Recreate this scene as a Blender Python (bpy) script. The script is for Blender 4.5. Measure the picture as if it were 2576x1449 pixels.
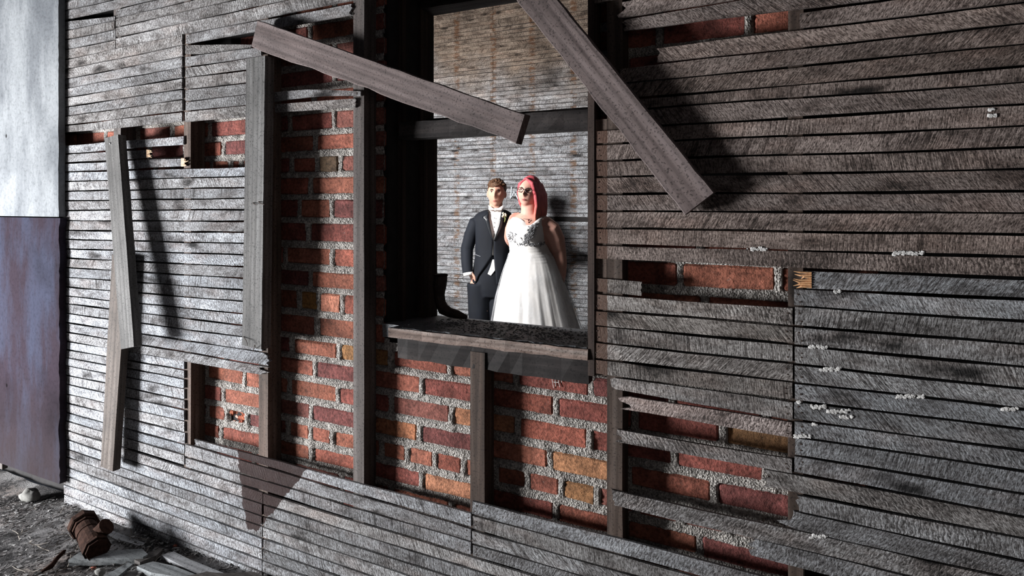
import bpy, bmesh, math, random
import numpy as np
from mathutils import Vector, Matrix, noise as mnoise

random.seed(7); np.random.seed(7)
for o in list(bpy.data.objects): bpy.data.objects.remove(o)
scene = bpy.context.scene
COL = scene.collection

# ------------------------------------------------------------------ camera
FPX, PX0, PY0 = 1500.0, 1288.0, 515.0
PSI = math.atan(FPX / 3138.0)
CD, CH = 1.789, 1.55
CS, SN = math.cos(PSI), math.sin(PSI)
cam_d = bpy.data.cameras.new('camera'); cam = bpy.data.objects.new('camera', cam_d); COL.objects.link(cam)
cam.location = (0, -CD, CH)
cam.rotation_euler = (math.pi/2, 0, PSI)
cam_d.sensor_fit = 'HORIZONTAL'; cam_d.sensor_width = 36.0
cam_d.lens = FPX / 2576.0 * 36.0
cam_d.shift_y = -(724.5 - PY0) / 2576.0
cam_d.clip_start = 0.02
scene.camera = cam

# ------------------------------------------------------------------ light
w = bpy.data.worlds.new('world'); scene.world = w; w.use_nodes = True
w.node_tree.nodes['Background'].inputs[0].default_value = (0.72, 0.80, 1.0, 1)
w.node_tree.nodes['Background'].inputs[1].default_value = 0.03

def area(name, loc, target, sx, sy, power, col):
    d = bpy.data.lights.new(name, 'AREA'); d.shape = 'RECTANGLE'; d.size = sx; d.size_y = sy
    d.energy = power; d.color = col
    o = bpy.data.objects.new(name, d); COL.objects.link(o); o.location = loc
    o.rotation_euler = (Vector(target) - Vector(loc)).to_track_quat('-Z', 'Y').to_euler()
    return o
area('assumed_doorway_daylight', (-5.5, -2.45, 0.55), (-2.3, 0, 0.75), 1.1, 1.2, 640, (0.96, 0.98, 1.0))  # unseen doorway, assumed from light reaching the wall low from the left
area('right_fill', (2.6, -4.2, 2.2), (0.2, 0, 1.3), 1.6, 1.6, 7, (1.0, 0.88, 0.78))  # weak warm fill lamp added from the right, no known opening there
area('far_room_added_light', (-3.35, 0.60, 2.10), (-2.3, 2.7, 1.2), 0.40, 0.55, 175, (1.0, 0.98, 0.96))  # added lamp, no window there; placed so the bride's shadow falls beside her
scene.view_settings.view_transform = 'Standard'
scene.view_settings.look = 'None'
scene.view_settings.gamma = 1.0
scene.view_settings.use_curve_mapping = False
scene.view_settings.exposure = 0.0

# ------------------------------------------------------------------ photo geometry helpers
def ray(px):
    x = (px - PX0) / FPX
    return CS*x - SN, SN*x + CS
def P(px, py, Y=0.0):                       # point on a plane parallel to the wall
    xd, yd = ray(px); t = (Y + CD) / yd
    return Vector((xd*t, Y, CH - (py - PY0)/FPX*t))
def F(px, py, z=0.0):                       # point on a level plane
    t = (CH - z)*FPX/(py - PY0); xd, yd = ray(px)
    return Vector((xd*t, yd*t - CD, z))
def lin(l, x):                              # photo line (xa,ya,xb,yb) at x
    return l[1] + (l[3]-l[1])*(x-l[0])/(l[2]-l[0])

# ------------------------------------------------------------------ object helpers
def tag(o, label=None, cat=None, group=None, kind=None):
    if label: o['label'] = label
    if cat: o['category'] = cat
    if group: o['group'] = group
    if kind: o['kind'] = kind
    return o
def empty(name, loc=(0,0,0), rz=0):
    o = bpy.data.objects.new(name, None); COL.objects.link(o); o.location = loc; o.rotation_euler = (0,0,rz)
    o.empty_display_size = 0.1
    return o
def mobj(name, verts, faces, mat, parent=None, color=None, smooth=False, recentre=True):
    verts = [Vector(v) for v in verts]
    c = Vector((0,0,0))
    if recentre and verts:
        lo = Vector((min(v.x for v in verts), min(v.y for v in verts), min(v.z for v in verts)))
        hi = Vector((max(v.x for v in verts), max(v.y for v in verts), max(v.z for v in verts)))
        c = Vector(((lo.x+hi.x)/2, (lo.y+hi.y)/2, lo.z))
    me = bpy.data.meshes.new(name); me.from_pydata([tuple(v-c) for v in verts], [], faces); me.update()
    if smooth:
        me.polygons.foreach_set('use_smooth', [True]*len(me.polygons))
    o = bpy.data.objects.new(name, me); COL.objects.link(o); o.location = c
    if mat: me.materials.append(mat)
    if parent: 
        o.parent = parent; o.location = c - parent.location if parent.type == 'EMPTY' and parent.rotation_euler.z == 0 else c
        if parent.type != 'EMPTY': o.location = c - wloc(parent)
    if color: o.color = (*color, 1)
    return o
def wloc(o):
    l = o.location.copy()
    while o.parent: o = o.parent; l += o.location
    return l
class MB:
    def __init__(s): s.v = []; s.f = []
    def add(s, v, f):
        n = len(s.v); s.v += [Vector(p) for p in v]; s.f += [tuple(i+n for i in q) for q in f]; return s
    def box(s, a, b):
        (x0,y0,z0),(x1,y1,z1) = a, b
        return s.add([(x0,y0,z0),(x1,y0,z0),(x1,y1,z0),(x0,y1,z0),(x0,y0,z1),(x1,y0,z1),(x1,y1,z1),(x0,y1,z1)],
            [(0,3,2,1),(4,5,6,7),(0,1,5,4),(1,2,6,5),(2,3,7,6),(3,0,4,7)])
    def tube(s, pts, rad, n=10, cap=True, sq=1.0):
        pts = [Vector(p) for p in pts]; vs = []; fs = []; up = None
        for i, p in enumerate(pts):
            d = (pts[min(i+1,len(pts)-1)] - pts[max(i-1,0)]).normalized()
            if up is None:
                up = Vector((0,0,1)) if abs(d.z) < .9 else Vector((0,1,0))
            a = d.cross(up).normalized(); b = a.cross(d).normalized(); up = b
            r = rad[i] if isinstance(rad, (list, tuple)) else rad
            for k in range(n):
                t = 2*math.pi*k/n
                vs.append(p + a*math.cos(t)*r + b*math.sin(t)*r*sq)
        for i in range(len(pts)-1):
            for k in range(n):
                fs.append((i*n+k, i*n+(k+1)%n, (i+1)*n+(k+1)%n, (i+1)*n+k))
        if cap: fs.append(tuple(range(n-1,-1,-1))); fs.append(tuple((len(pts)-1)*n+k for k in range(n)))
        return s.add(vs, fs)
    def ell(s, c, r, nu=20, nv=14, fn=None):
        vs = []; fs = []
        for j in range(nv+1):
            ph = math.pi*j/nv
            for i in range(nu):
                th = 2*math.pi*i/nu
                d = Vector((math.sin(ph)*math.cos(th), math.sin(ph)*math.sin(th), math.cos(ph)))
                q = Vector((d.x*r[0], d.y*r[1], d.z*r[2]))
                if fn: q = fn(d, q)
                vs.append(Vector(c) + q)
        for j in range(nv):
            for i in range(nu):
                a = j*nu+i; b = j*nu+(i+1)%nu
                fs.append((a, a+nu, b+nu, b))
        return s.add(vs, fs)
    def build(s, name, mat, parent=None, color=None, smooth=False):
        return mobj(name, s.v, s.f, mat, parent, color, smooth)
def slab(front, back):                       # closed solid from two matching grids [i][j]
    ni, nj = len(front), len(front[0]); vs = [p for r in front for p in r] + [p for r in back for p in r]
    N = ni*nj; fs = []
    for i in range(ni-1):
        for j in range(nj-1):
            a = i*nj+j; q = (a, a+nj, a+nj+1, a+1)
            fs.append(q); fs.append(tuple(N+k for k in reversed(q)))
    for i in range(ni-1):
        a = i*nj; fs.append((a+N, a+nj+N, a+nj, a)); a = i*nj+nj-1; fs.append((a, a+nj, a+nj+N, a+N))
    for j in range(nj-1):
        fs.append((j, j+1, j+1+N, j+N)); a = (ni-1)*nj+j; fs.append((a+N, a+1+N, a+1, a))
    return vs, fs

# ------------------------------------------------------------------ materials
class NT:
    def __init__(s, name):
        s.m = bpy.data.materials.new(name); s.m.use_nodes = True; s.t = s.m.node_tree
        s.b = s.t.nodes['Principled BSDF']; s.b.inputs['Roughness'].default_value = .85
        s.b.inputs['Specular IOR Level'].default_value = .25
    def n(s, ty, **k):
        nd = s.t.nodes.new('ShaderNode'+ty)
        for a, v in k.items():
            if a.startswith('_'): setattr(nd, a[1:], v)
            else:
                key = int(a[1:]) if a[0] == 'i' and a[1:].isdigit() else a.replace('__', ' ')
                s.link(v, nd.inputs[key])
        return nd
    def link(s, v, inp):
        if isinstance(v, bpy.types.NodeSocket): s.t.links.new(v, inp)
        elif isinstance(v, bpy.types.Node): s.t.links.new(v.outputs[0], inp)
        else: inp.default_value = v
    def math(s, op, a, b=0.0, clamp=False):
        nd = s.n('Math', i0=a, i1=b); nd.operation = op; nd.use_clamp = clamp; return nd.outputs[0]
    def ramp(s, fac, stops):
        nd = s.n('ValToRGB', i0=fac); e = nd.color_ramp.elements
        while len(e) < len(stops): e.new(.5)
        for q, (p, c) in zip(e, stops):
            q.position = p; q.color = (c, c, c, 1) if isinstance(c, (int, float)) else (*c, 1)
        return nd.outputs[0]
    def mix(s, fac, a, b, mode='MIX'):
        nd = s.n('Mix', _data_type='RGBA', _blend_type=mode)
        s.link(fac, nd.inputs[0])
        for v, i in ((a, 6), (b, 7)):
            if isinstance(v, tuple) and len(v) == 3: v = (*v, 1)
            s.link(v, nd.inputs[i])
        return nd.outputs[2]
    def mapping(s, vec, scale=(1,1,1), rot=(0,0,0), loc=(0,0,0)):
        nd = s.n('Mapping', i0=vec); nd.inputs['Scale'].default_value = scale
        nd.inputs['Rotation'].default_value = rot; nd.inputs['Location'].default_value = loc; return nd.outputs[0]
    def noise(s, vec, scale, detail=4.0, rough=.6, dist=0.0):
        return s.n('TexNoise', Vector=vec, Scale=scale, Detail=detail, Roughness=rough, Distortion=dist).outputs[0]
    def bump(s, h, strength, dist=.01, normal=None):
        nd = s.n('Bump', Strength=strength, Distance=dist, Height=h)
        if normal is not None: s.link(normal, nd.inputs['Normal'])
        return nd.outputs[0]
    def out(s, col=None, nrm=None, rough=None):
        if col is not None: s.link((*col, 1) if isinstance(col, tuple) and len(col) == 3 else col, s.b.inputs['Base Color'])
        if nrm is not None: s.link(nrm, s.b.inputs['Normal'])
        if rough is not None: s.link(rough, s.b.inputs['Roughness'])
        return s.m

def objvec(t, spread=37.0):
    """object coordinates shifted by a random amount per object"""
    tc = t.n('TexCoord').outputs['Object']; oi = t.n('ObjectInfo')
    r = t.math('MULTIPLY', oi.outputs['Random'], spread)
    cmb = t.n('CombineXYZ', i0=r, i1=r, i2=r)
    v = t.n('VectorMath', i0=tc, i1=cmb).outputs[0]
    return v, oi

def lath_material(name, paint=False, rust=False):
    t = NT(name); v, oi = objvec(t); col = oi.outputs['Color']; rnd = oi.outputs['Random']
    pos = t.n('NewGeometry').outputs['Position']
    fine = t.noise(t.mapping(v, (60, 60, 260)), 1.0, 5, .7)
    blot = t.noise(t.mapping(v, (9, 9, 26)), 1.0, 5, .65)
    big = t.noise(t.mapping(v, (2.2, 2.2, 5)), 1.0, 3, .6)
    ang = t.math('MULTIPLY_ADD', rnd, 1.7); t.t.nodes[-1].inputs[2].default_value = -0.85
    rv = t.n('VectorRotate', _rotation_type='Y_AXIS', Vector=v, Angle=ang).outputs[0]
    saw1 = t.noise(t.mapping(rv, (150, 150, 9)), 1.0, 3, .55, .6)
    wv = t.n('TexWave', _wave_type='BANDS', _bands_direction='X', Vector=rv, Scale=26.0, Distortion=9.0, Detail=4.0)
    wv.inputs['Detail Scale'].default_value = 2.2
    pick = t.math('GREATER_THAN', t.math('FRACT', t.math('MULTIPLY', rnd, 7.31)), .72)
    saw = t.math('ADD', t.math('MULTIPLY', wv.outputs['Fac'], pick), t.math('MULTIPLY', t.ramp(saw1, [(.40, .0), (.56, 1.0)]), t.math('SUBTRACT', 1.0, pick)))
    sawm = t.math('MULTIPLY', t.ramp(t.noise(t.mapping(v, (3, 3, 7), loc=(4, 0, 2)), 1, 2), [(.36, 0.1), (.60, 1.0)]), .62)
    vor = t.n('TexVoronoi', Vector=t.mapping(v, (3.6, 3.6, 11)), Scale=1.0, Randomness=1.0)
    knot = t.ramp(t.math('ADD', vor.outputs['Distance'], t.math('MULTIPLY', t.math('SUBTRACT', blot, .5), .5)), [(.05, .12), (.27, 1.0)])
    spk = t.ramp(t.noise(t.mapping(rv, (300, 300, 105)), 1.0, 4, .75), [(.36, .14), (.53, .92), (.78, 1.5)])
    k = t.ramp(blot, [(.30, .34), (.47, .85), (.72, 1.35)])
    k = t.math('MULTIPLY', k, t.ramp(fine, [(.28, .55), (.5, 1.0), (.75, 1.2)]))
    k = t.math('MULTIPLY', k, spk)
    k = t.math('MULTIPLY', k, knot)
    k = t.math('MULTIPLY', k, t.ramp(big, [(.3, .68), (.62, 1.12)]))
    sk = t.math('SUBTRACT', 1.0, t.math('MULTIPLY', sawm, t.ramp(saw, [(.0, 1.0), (.34, .0)])))
    k = t.math('MULTIPLY', k, sk)
    tint = t.mix(t.ramp(t.noise(t.mapping(v, (5, 5, 14), loc=(9, 3, 1)), 1, 3), [(.50, 0.0), (.74, .55)]), col, t.mix(1.0, col, (1.05, .89, .81), 'MULTIPLY'))
    dk = t.mix(t.ramp(k, [(.25, 1.0), (.8, .0)]), tint, t.mix(1.0, tint, (1.0, .93, .90), 'MULTIPLY'))
    c = t.mix(1.0, dk, k, 'MULTIPLY')
    if paint:
        sx = t.n('SeparateXYZ', i0=pos); X, Z = sx.outputs[0], sx.outputs[2]
        wob = t.math('MULTIPLY', t.math('SUBTRACT', t.noise(pos, 22.0, 3), .5), .05)
        # strip that a lost window casing once covered
        a, b = P(1490, 500).x, P(1528, 500).x
        m = t.math('MULTIPLY', t.math('GREATER_THAN', X, a-.02), t.math('LESS_THAN', t.math('ADD', X, t.math('MULTIPLY', wob, .12)), b))
        m = t.math('MULTIPLY', m, t.math('GREATER_THAN', Z, .96)); m = t.math('MULTIPLY', m, t.math('LESS_THAN', Z, 1.95))
        c = t.mix(t.math('MULTIPLY', m, .88), c, t.mix(1.0, t.mix(.5, col, (.5,.5,.5)), (.26, .155, .115), 'MULTIPLY'))
        # maroon paint patch
        p1, p2 = P(596, 1140), P(622, 1330); q1, q2 = P(772, 1180), P(648, 1335)
        XX = t.math('ADD', X, wob)
        lx = t.math('ADD', t.math('MULTIPLY', Z, (p2.x-p1.x)/(p2.z-p1.z)), p1.x - p1.z*(p2.x-p1.x)/(p2.z-p1.z))
        rx = t.math('ADD', t.math('MULTIPLY', Z, (q2.x-q1.x)/(q2.z-q1.z)), q1.x - q1.z*(q2.x-q1.x)/(q2.z-q1.z))
        m = t.math('MULTIPLY', t.math('GREATER_THAN', XX, lx), t.math('LESS_THAN', XX, rx))
        m = t.math('MULTIPLY', m, t.math('GREATER_THAN', t.math('ADD', Z, wob), p2.z)); m = t.math('MULTIPLY', m, t.math('LESS_THAN', Z, .62))
        c = t.mix(t.math('MULTIPLY', m, .95), c, t.mix(t.noise(v, 60, 3), (.022, .011, .010), (.042, .021, .019)))
    if rust:
        sx = t.n('SeparateXYZ', i0=pos); X, Z = sx.outputs[0], sx.outputs[2]
        bx = t.math('ABSOLUTE', t.math('SUBTRACT', t.math('FRACT', t.math('ADD', t.math('MULTIPLY', t.math('ADD', X, 20.0), 1/.41), .19)), .5))
        m = t.math('MULTIPLY', t.ramp(bx, [(.0, 1.0), (.05, .9), (.10, .0)]), t.ramp(t.noise(t.mapping(pos, (9, 9, 30)), 1.0, 3), [(.46, .0), (.58, 1.0)]))
        c = t.mix(t.math('MULTIPLY', m, .75), c, (.17, .085, .035))
        m = t.math('MULTIPLY', t.ramp(Z, [(.0, 0.0), (1.0, 1.0)]), 1.0)
        hi = t.ramp(t.math('ADD', t.math('SUBTRACT', Z, 2.25), t.math('MULTIPLY', t.math('SUBTRACT', t.noise(pos, 2.2, 3), .5), 1.2)), [(.0, 0.0), (.8, .85)])
        c = t.mix(hi, c, t.mix(1.0, c, (.62, .43, .28), 'MULTIPLY'))  # browner and darker upward, light falloff put into the colour
        sm = t.ramp(t.noise(t.mapping(pos, (2.2, 1, 2.6)), 1, 4), [(.55, .0), (.72, .8)])
        c = t.mix(sm, c, t.mix(1.0, c, (.25, .24, .24), 'MULTIPLY'))
    h = t.math('ADD', t.math('MULTIPLY', fine, .5), t.math('ADD', t.math('MULTIPLY', saw, sawm), t.math('MULTIPLY', spk, .6)))
    return t.out(c, t.bump(h, .75, .004), .9)

def wood_material(name, c1, c2, c3, axis='X', scale=1.0, dark=.35, knots=True):
    """plank with long grain; grain runs along the chosen local axis"""
    t = NT(name); v, oi = objvec(t)
    st = {'X': (1.3, 34, 34), 'Z': (34, 34, 1.3)}[axis]; st = tuple(q*scale for q in st)
    kn = {'X': (2.0, 9, 9), 'Z': (9, 9, 2.0)}[axis]
    warp = t.noise(t.mapping(v, kn), 1.0, 2)
    g = t.n('TexNoise', Vector=t.mapping(v, st), Scale=1.0, Detail=6.0, Roughness=.6, Distortion=.7).outputs[0]
    rings = t.n('TexWave', _wave_type='RINGS', _rings_direction=axis, Vector=t.mapping(v, {'X': (.35, 9, 9), 'Z': (9, 9, .35)}[axis]), Scale=1.6*scale, Distortion=4.0, Detail=3.0)
    rings.inputs['Detail Scale'].default_value = .8
    r = t.ramp(rings.outputs['Fac'], [(.0, .78), (.4, 1.0), (1, 1.06)])
    blot = t.noise(t.mapping(v, (4, 9, 9) if axis == 'X' else (9, 9, 4)), 1.0, 4)
    c = t.ramp(g, [(.25, c1), (.5, c2), (.75, c3)])
    c = t.mix(1.0, c, r, 'MULTIPLY')
    c = t.mix(1.0, c, t.ramp(blot, [(.3, .62), (.6, 1.08)]), 'MULTIPLY')
    spk = t.ramp(t.noise(v, 150, 3), [(.33, dark), (.45, 1.0)])
    c = t.mix(1.0, c, spk, 'MULTIPLY')
    if knots:
        vor = t.n('TexVoronoi', Vector=t.mapping(v, (2.2, 6, 6) if axis == 'X' else (6, 6, 2.2)), Scale=1.0)
        c = t.mix(1.0, c, t.ramp(vor.outputs['Distance'], [(.05, .3), (.14, 1.0)]), 'MULTIPLY')
    return t.out(c, t.bump(t.math('ADD', g, t.math('MULTIPLY', rings.outputs['Fac'], .12)), .35, .003), .8)

def brick_material():
    t = NT('brick_clay'); v, oi = objvec(t)
    n1 = t.noise(v, 14, 5, .65); n2 = t.noise(v, 90, 4, .7); n3 = t.noise(v, 5, 2)
    c = t.mix(1.0, oi.outputs['Color'], t.ramp(n1, [(.28, .42), (.5, .95), (.75, 1.6)]), 'MULTIPLY')
    c = t.mix(1.0, c, t.ramp(n2, [(.3, .4), (.5, 1.0), (.72, 1.55)]), 'MULTIPLY')
    c = t.mix(t.ramp(n3, [(.5, .0), (.75, .6)]), c, t.mix(1.0, c, (.55, .5, .55), 'MULTIPLY'))
    c = t.mix(t.ramp(t.noise(v, 60, 4, .8), [(.64, .0), (.76, .45)]), c, (.42, .36, .32))
    return t.out(c, t.bump(t.math('ADD', n2, n1), .8, .006), .9)
def mortar_material():
    t = NT('mortar'); v = t.n('TexCoord').outputs['Object']
    n1 = t.noise(v, 120, 4, .7); n2 = t.noise(v, 14, 4)
    vo = t.n('TexVoronoi', Vector=v, Scale=170.0).outputs['Distance']
    c = t.mix(1.0, t.ramp(n2, [(.3, (.28, .25, .23)), (.65, (.48, .445, .41))]), t.ramp(n1, [(.32, .22), (.6, 1.35)]), 'MULTIPLY')
    return t.out(c, t.bump(t.math('ADD', n1, vo), 1.0, .008), .95)
def plain(name, c, rough=.8, var=.35, sc=30, bump=.3, spec=.25, metal=0):
    t = NT(name); v, oi = objvec(t)
    n = t.noise(v, sc, 5, .65)
    col = t.mix(1.0, (*c, 1), t.ramp(n, [(.25, 1-var), (.5, 1.0), (.8, 1+var)]), 'MULTIPLY')
    t.b.inputs['Specular IOR Level'].default_value = spec; t.b.inputs['Metallic'].default_value = metal
    return t.out(col, t.bump(n, bump, .004), rough)

M = {}
M['lath'] = lath_material('weathered_lath', paint=True)
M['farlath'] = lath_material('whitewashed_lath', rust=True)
M['stud'] = wood_material('stud_wood', (.05, .032, .025), (.115, .08, .064), (.19, .15, .13), 'Z')
M['studdark'] = wood_material('dark_stud_wood', (.03, .02, .016), (.07, .048, .038), (.13, .10, .085), 'Z')
M['studgrey'] = wood_material('grey_stud_wood', (.045, .037, .034), (.105, .088, .082), (.17, .15, .142), 'Z')
M['board'] = wood_material('pinkish_plank', (.08, .059, .056), (.155, .120, .114), (.215, .173, .168), 'X')
M['boardz'] = wood_material('pinkish_plank_long', (.08, .059, .056), (.155, .120, .114), (.215, .173, .168), 'Z')
M['boardgrey'] = wood_material('grey_plank', (.052, .049, .047), (.117, .111, .107), (.176, .171, .168), 'Z', 1.3)
M['boardbrown'] = wood_material('brown_plank', (.045, .032, .026), (.095, .075, .064), (.15, .13, .118), 'Z')
M['brick'] = brick_material(); M['mortar'] = mortar_material()
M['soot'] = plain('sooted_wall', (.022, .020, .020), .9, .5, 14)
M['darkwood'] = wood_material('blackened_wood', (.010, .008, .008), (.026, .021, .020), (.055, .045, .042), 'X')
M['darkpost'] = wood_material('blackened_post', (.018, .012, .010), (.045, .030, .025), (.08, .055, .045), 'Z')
M['fresh'] = plain('fresh_splinter_wood', (.62, .34, .17), .7, .5, 80)
M['freshpale'] = plain('pale_splinter_wood', (.68, .48, .32), .7, .4, 80)
M['rust'] = plain('rusted_iron', (.028, .014, .010), .95, .8, 45, 1.0, .06)
M['rustdark'] = plain('dark_rusted_iron', (.035, .020, .014), .6, .8, 50, .8, .5)
M['nail'] = plain('rusty_nail', (.05, .032, .025), .6, .5, 90)
M['stone'] = plain('pale_stone', (.16, .155, .145), .9, .4, 35)
M['whiteplaster'] = plain('plaster_crumb', (.62, .60, .58), .95, .35, 90, 1)

# ================================================================== SETTING
# ---- brick wall behind the laths
BY = 0.085                                   # brick face
XL, XR = P(150, 500).x, 0.85
ZT = 2.95
WX0, WX1 = P(972, 500, BY).x, P(1489, 500, BY).x
WZ0, WZ1 = 1.045, 2.40
WD = 0.41
wall = empty('wall_front', (0, 0, 0)); tag(wall, 'brick wall with studs and broken wooden laths around a window opening', 'wall', kind='structure')
core = MB(); c0 = BY+.012
core.box((XL-2.6, c0, -.02), (WX0, WD, ZT+.3)); core.box((WX1, c0, -.02), (XR, WD, ZT+.3))
core.box((WX0, c0, -.02), (WX1, WD, WZ0)); core.box((WX0, c0, WZ1), (WX1, WD, ZT+.3))
core.build('wall_core', M['soot'], wall)

# brick courses: boundaries read at photo x=800
cb = {1:333, 2:387, 3:440, 4:496, 5:555, 6:617, 7:675, 8:729, 9:790, 10:853, 11:904, 12:957, 13:1013, 14:1068, 15:1120, 16:1172}
for n in range(17, 26): cb[n] = cb[n-1] + 56
for n in range(0, -9, -1): cb[n] = cb[n+1] - 56
cz = {n: P(800, y, BY).z for n, y in cb.items()}          # row n lies between cz[n-1] (top) and cz[n] (bottom)
joints = {1:[527, 841], 2:[563, 793], 3:[533, 580, 608, 799, 857], 4:[781], 5:[754, 837], 6:[776], 7:[836, 1712, 1959], 8:[781],
 9:[753, 803, 862], 10:[797], 11:[735, 851, 984, 1132, 1299, 1487], 12:[793, 1063, 1400, 1818], 13:[517, 616, 729, 851, 984, 1135, 1300, 1484, 1697],
 14:[563, 783, 1055, 1384, 1799], 15:[523, 570, 623, 724, 780, 836, 960, 1025, 1094, 1168, 1327, 1413, 1503, 1600, 1712, 1830], 16:[557, 785, 1063, 1398, 1760], 17:[640, 735, 860, 984, 1135, 1300, 1490, 1690, 1900],
 0:[505, 600, 700, 790], -1:[480, 575, 700, 841], -2:[560, 700, 841], -3:[600, 780], -4:[640, 841], -5:[600, 790, 1600, 1700, 1860], -6:[560, 841]}
bays = [(150, 470, 0, 3), (470, 672, 0, 4), (455, 690, 12, 17), (655, 972, -8, 17), (950, 1530, 11, 18), (1489, 1560, -8, 10), (1540, 2010, -4, 0), (1540, 2010, 6, 8), (1540, 2010, 11, 19)]
def rowz(n): return cz[n], cz[n-1]
red = [(.25, .078, .053), (.28, .095, .064), (.21, .064, .050), (.29, .105, .068), (.17, .056, .050), (.25, .088, .055), (.20, .074, .058)]
special = {(3, 828): (.13, .085, .05), (9, 777): (.34, .17, .055), (9, 832): (.50, .20, .13), (14, 1455): (.33, .155, .078), (15, 1455): (.34, .165, .075),
 (11, 868): (.36, .18, .075), (13, 1275): (.26, .13, .065), (13, 1155): (.34, .15, .08), (12, 1900): (.20, .105, .05), (16, 1120): (.34, .15, .085), (14, 1000): (.30, .12, .06)}
rects = {}
for (a, b, n0, n1) in bays:
    for n in range(n0, n1+1):
        if n not in cz or n-1 not in cz: continue
        js = sorted(joints.get(n, []))
        allx = [P(j, 500, BY).x for j in js]
        # complete the course with running bond at the ends
        xa, xb = P(a, 500, BY).x, P(b, 500, BY).x
        L = .135 if n in (3, 9, 15) else .262
        if not allx: allx = [-1.66 + (n % 2)*.13]
        full = list(allx)
        i = 0
        while i < len(full)-1:
            if full[i+1]-full[i] > L*1.65:
                k = round((full[i+1]-full[i])/L)
                for q in range(1, k): full.insert(i+q, full[i] + (full[i+1+q-1]-full[i])*q/k if False else full[i]+(allx[[abs(z-full[i]) < 1e-6 for z in allx].index(True)+1]-full[i])*q/k)
                i += k
            else: i += 1
        while full[0] > xa: full.insert(0, full[0]-L)
        while full[-1] < xb: full.append(full[-1]+L)
        for u, v in zip(full[:-1], full[1:]):
            if v <= xa+.01 or u >= xb-.01: continue
            z0, z1 = rowz(n)
            if z0 > WZ0-.06 and z1 < WZ1+.05 or (z0 < WZ1 and z1 > WZ0-.005):
                segs = []
                if u < WX0: segs.append((u, min(v, WX0)))
                if v > WX1: segs.append((max(u, WX1), v))
            else: segs = [(u, v)]
            for (p, q) in segs:
                if q-p < .03: continue
                rects[(n, round(p, 2))] = (p, q, z0, z1, n)
BR = list(rects.values())
J = .0088
def brick_mesh(p, q, z0, z1, col, y=BY, broken=False):
    p += J*random.uniform(.8, 1.3); q -= J*random.uniform(.8, 1.3); z0 += J*random.uniform(1.1, 1.8); z1 -= J*random.uniform(.9, 1.5)
    if q-p < .015: return
    y += random.uniform(-.005, .003); ni = max(4, int((q-p)/.035)+2); nj = 4; e = .007
    fr, bk = [], []
    tl = random.uniform(-.003, .003); tz = random.uniform(-.002, .002)
    ci = {(0, 0): random.random(), (0, nj-1): random.random(), (ni-1, 0): random.random(), (ni-1, nj-1): random.random()}
    for i in range(ni):
        s = [0, e/(q-p)][i] if i < 2 else ([1-e/(q-p), 1][i-ni+2] if i >= ni-2 else e/(q-p)+(1-2*e/(q-p))*(i-1)/(ni-3))
        rf, rb = [], []
        for j in range(nj):
            r = [0, e/(z1-z0), 1-e/(z1-z0), 1][j]
            x = p+(q-p)*s; z = z0+(z1-z0)*r
            ed = (i in (0, ni-1)) + (j in (0, nj-1))
            jx, jz = random.uniform(-.0018, .0018), random.uniform(-.002, .002)
            if (i, j) in ci: k = .004+.010*ci[(i, j)]**3; jx += (k if i == 0 else -k); jz += (k if j == 0 else -k)*.8
            rf.append(Vector((x+jx, y + (.0055 if ed else 0) + ed*.001 + tl*(s-.5) + random.uniform(-.0008, .0008), z+jz+tz*(s-.5)*2)))
            rb.append(Vector((x+jx*.5, y+.03, z+jz*.5)))
        fr.append(rf); bk.append(rb)
    v, f = slab(fr, bk)
    return mobj('brick', v, f, M['brick'], wall, col, smooth=False)
hole = P(602, 1050, BY)
for (p, q, z0, z1, n) in BR:
    col = random.choice(red)
    for (sn, spx), sc in special.items():
        sx = P(spx, 500, BY).x
        if sn == n and p < sx < q: col = sc
    k = random.uniform(.85, 1.15); col = tuple(k*c for c in col)
    if abs((p+q)/2-hole.x) < .07 and z0 < hole.z < z1: continue      # the smashed brick
    brick_mesh(p, q, z0, z1, col)
# smashed brick: rubble left in its socket
for i in range(44):
    u, vv = random.uniform(-1, 1), random.uniform(-1, 1)
    a = P(604+u*26, 1052+vv*22, BY+.012+.022*(1-u*u)*(1-vv*vv)*random.random())
    mb = MB(); r = random.uniform(.008, .021)
    mb.ell(a, (r, r*.7, r*.7), 6, 4, lambda d, q: q*random.uniform(.5, 1.35))
    mb.build('brick_rubble', M['brick'], wall, random.choice([(.42, .13, .07), (.34, .095, .055), (.50, .30, .24)]))
# mortar bed: one rough skin, raised in the joints, sunk behind each brick
ST = .0065
gx = np.arange(XL, XR, ST); gz = np.arange(0, ZT, ST)
nx, nz = len(gx), len(gz)
def blur_noise(nx, nz, s):
    a = np.random.rand(nx//s+3, nz//s+3)
    xi = np.arange(nx)/s; zi = np.arange(nz)/s; x0 = xi.astype(int); z0 = zi.astype(int); fx = (xi-x0)[:, None]; fz = (zi-z0)[None]
    return (a[x0][:, z0]*(1-fx)*(1-fz)+a[x0+1][:, z0]*fx*(1-fz)+a[x0][:, z0+1]*(1-fx)*fz+a[x0+1][:, z0+1]*fx*fz)
nz1 = blur_noise(nx, nz, 9); nz2 = blur_noise(nx, nz, 3); nz3 = np.random.rand(nx, nz)
yy = BY - .001 - .006*nz1 - .008*(nz2-.5) - .005*(nz3-.5)
for (p, q, z0, z1, n) in BR:
    i0, i1 = np.searchsorted(gx, [p+.013, q-.013]); j0, j1 = np.searchsorted(gz, [z0+.016, z1-.014])
    if i1 > i0 and j1 > j0: yy[i0:i1, j0:j1] = BY+.014
GX, GZ = np.meshgrid(gx, gz, indexing='ij')
verts = np.stack([GX, yy, GZ], -1).reshape(-1, 3)
near = np.zeros((nx, nz), bool)
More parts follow.
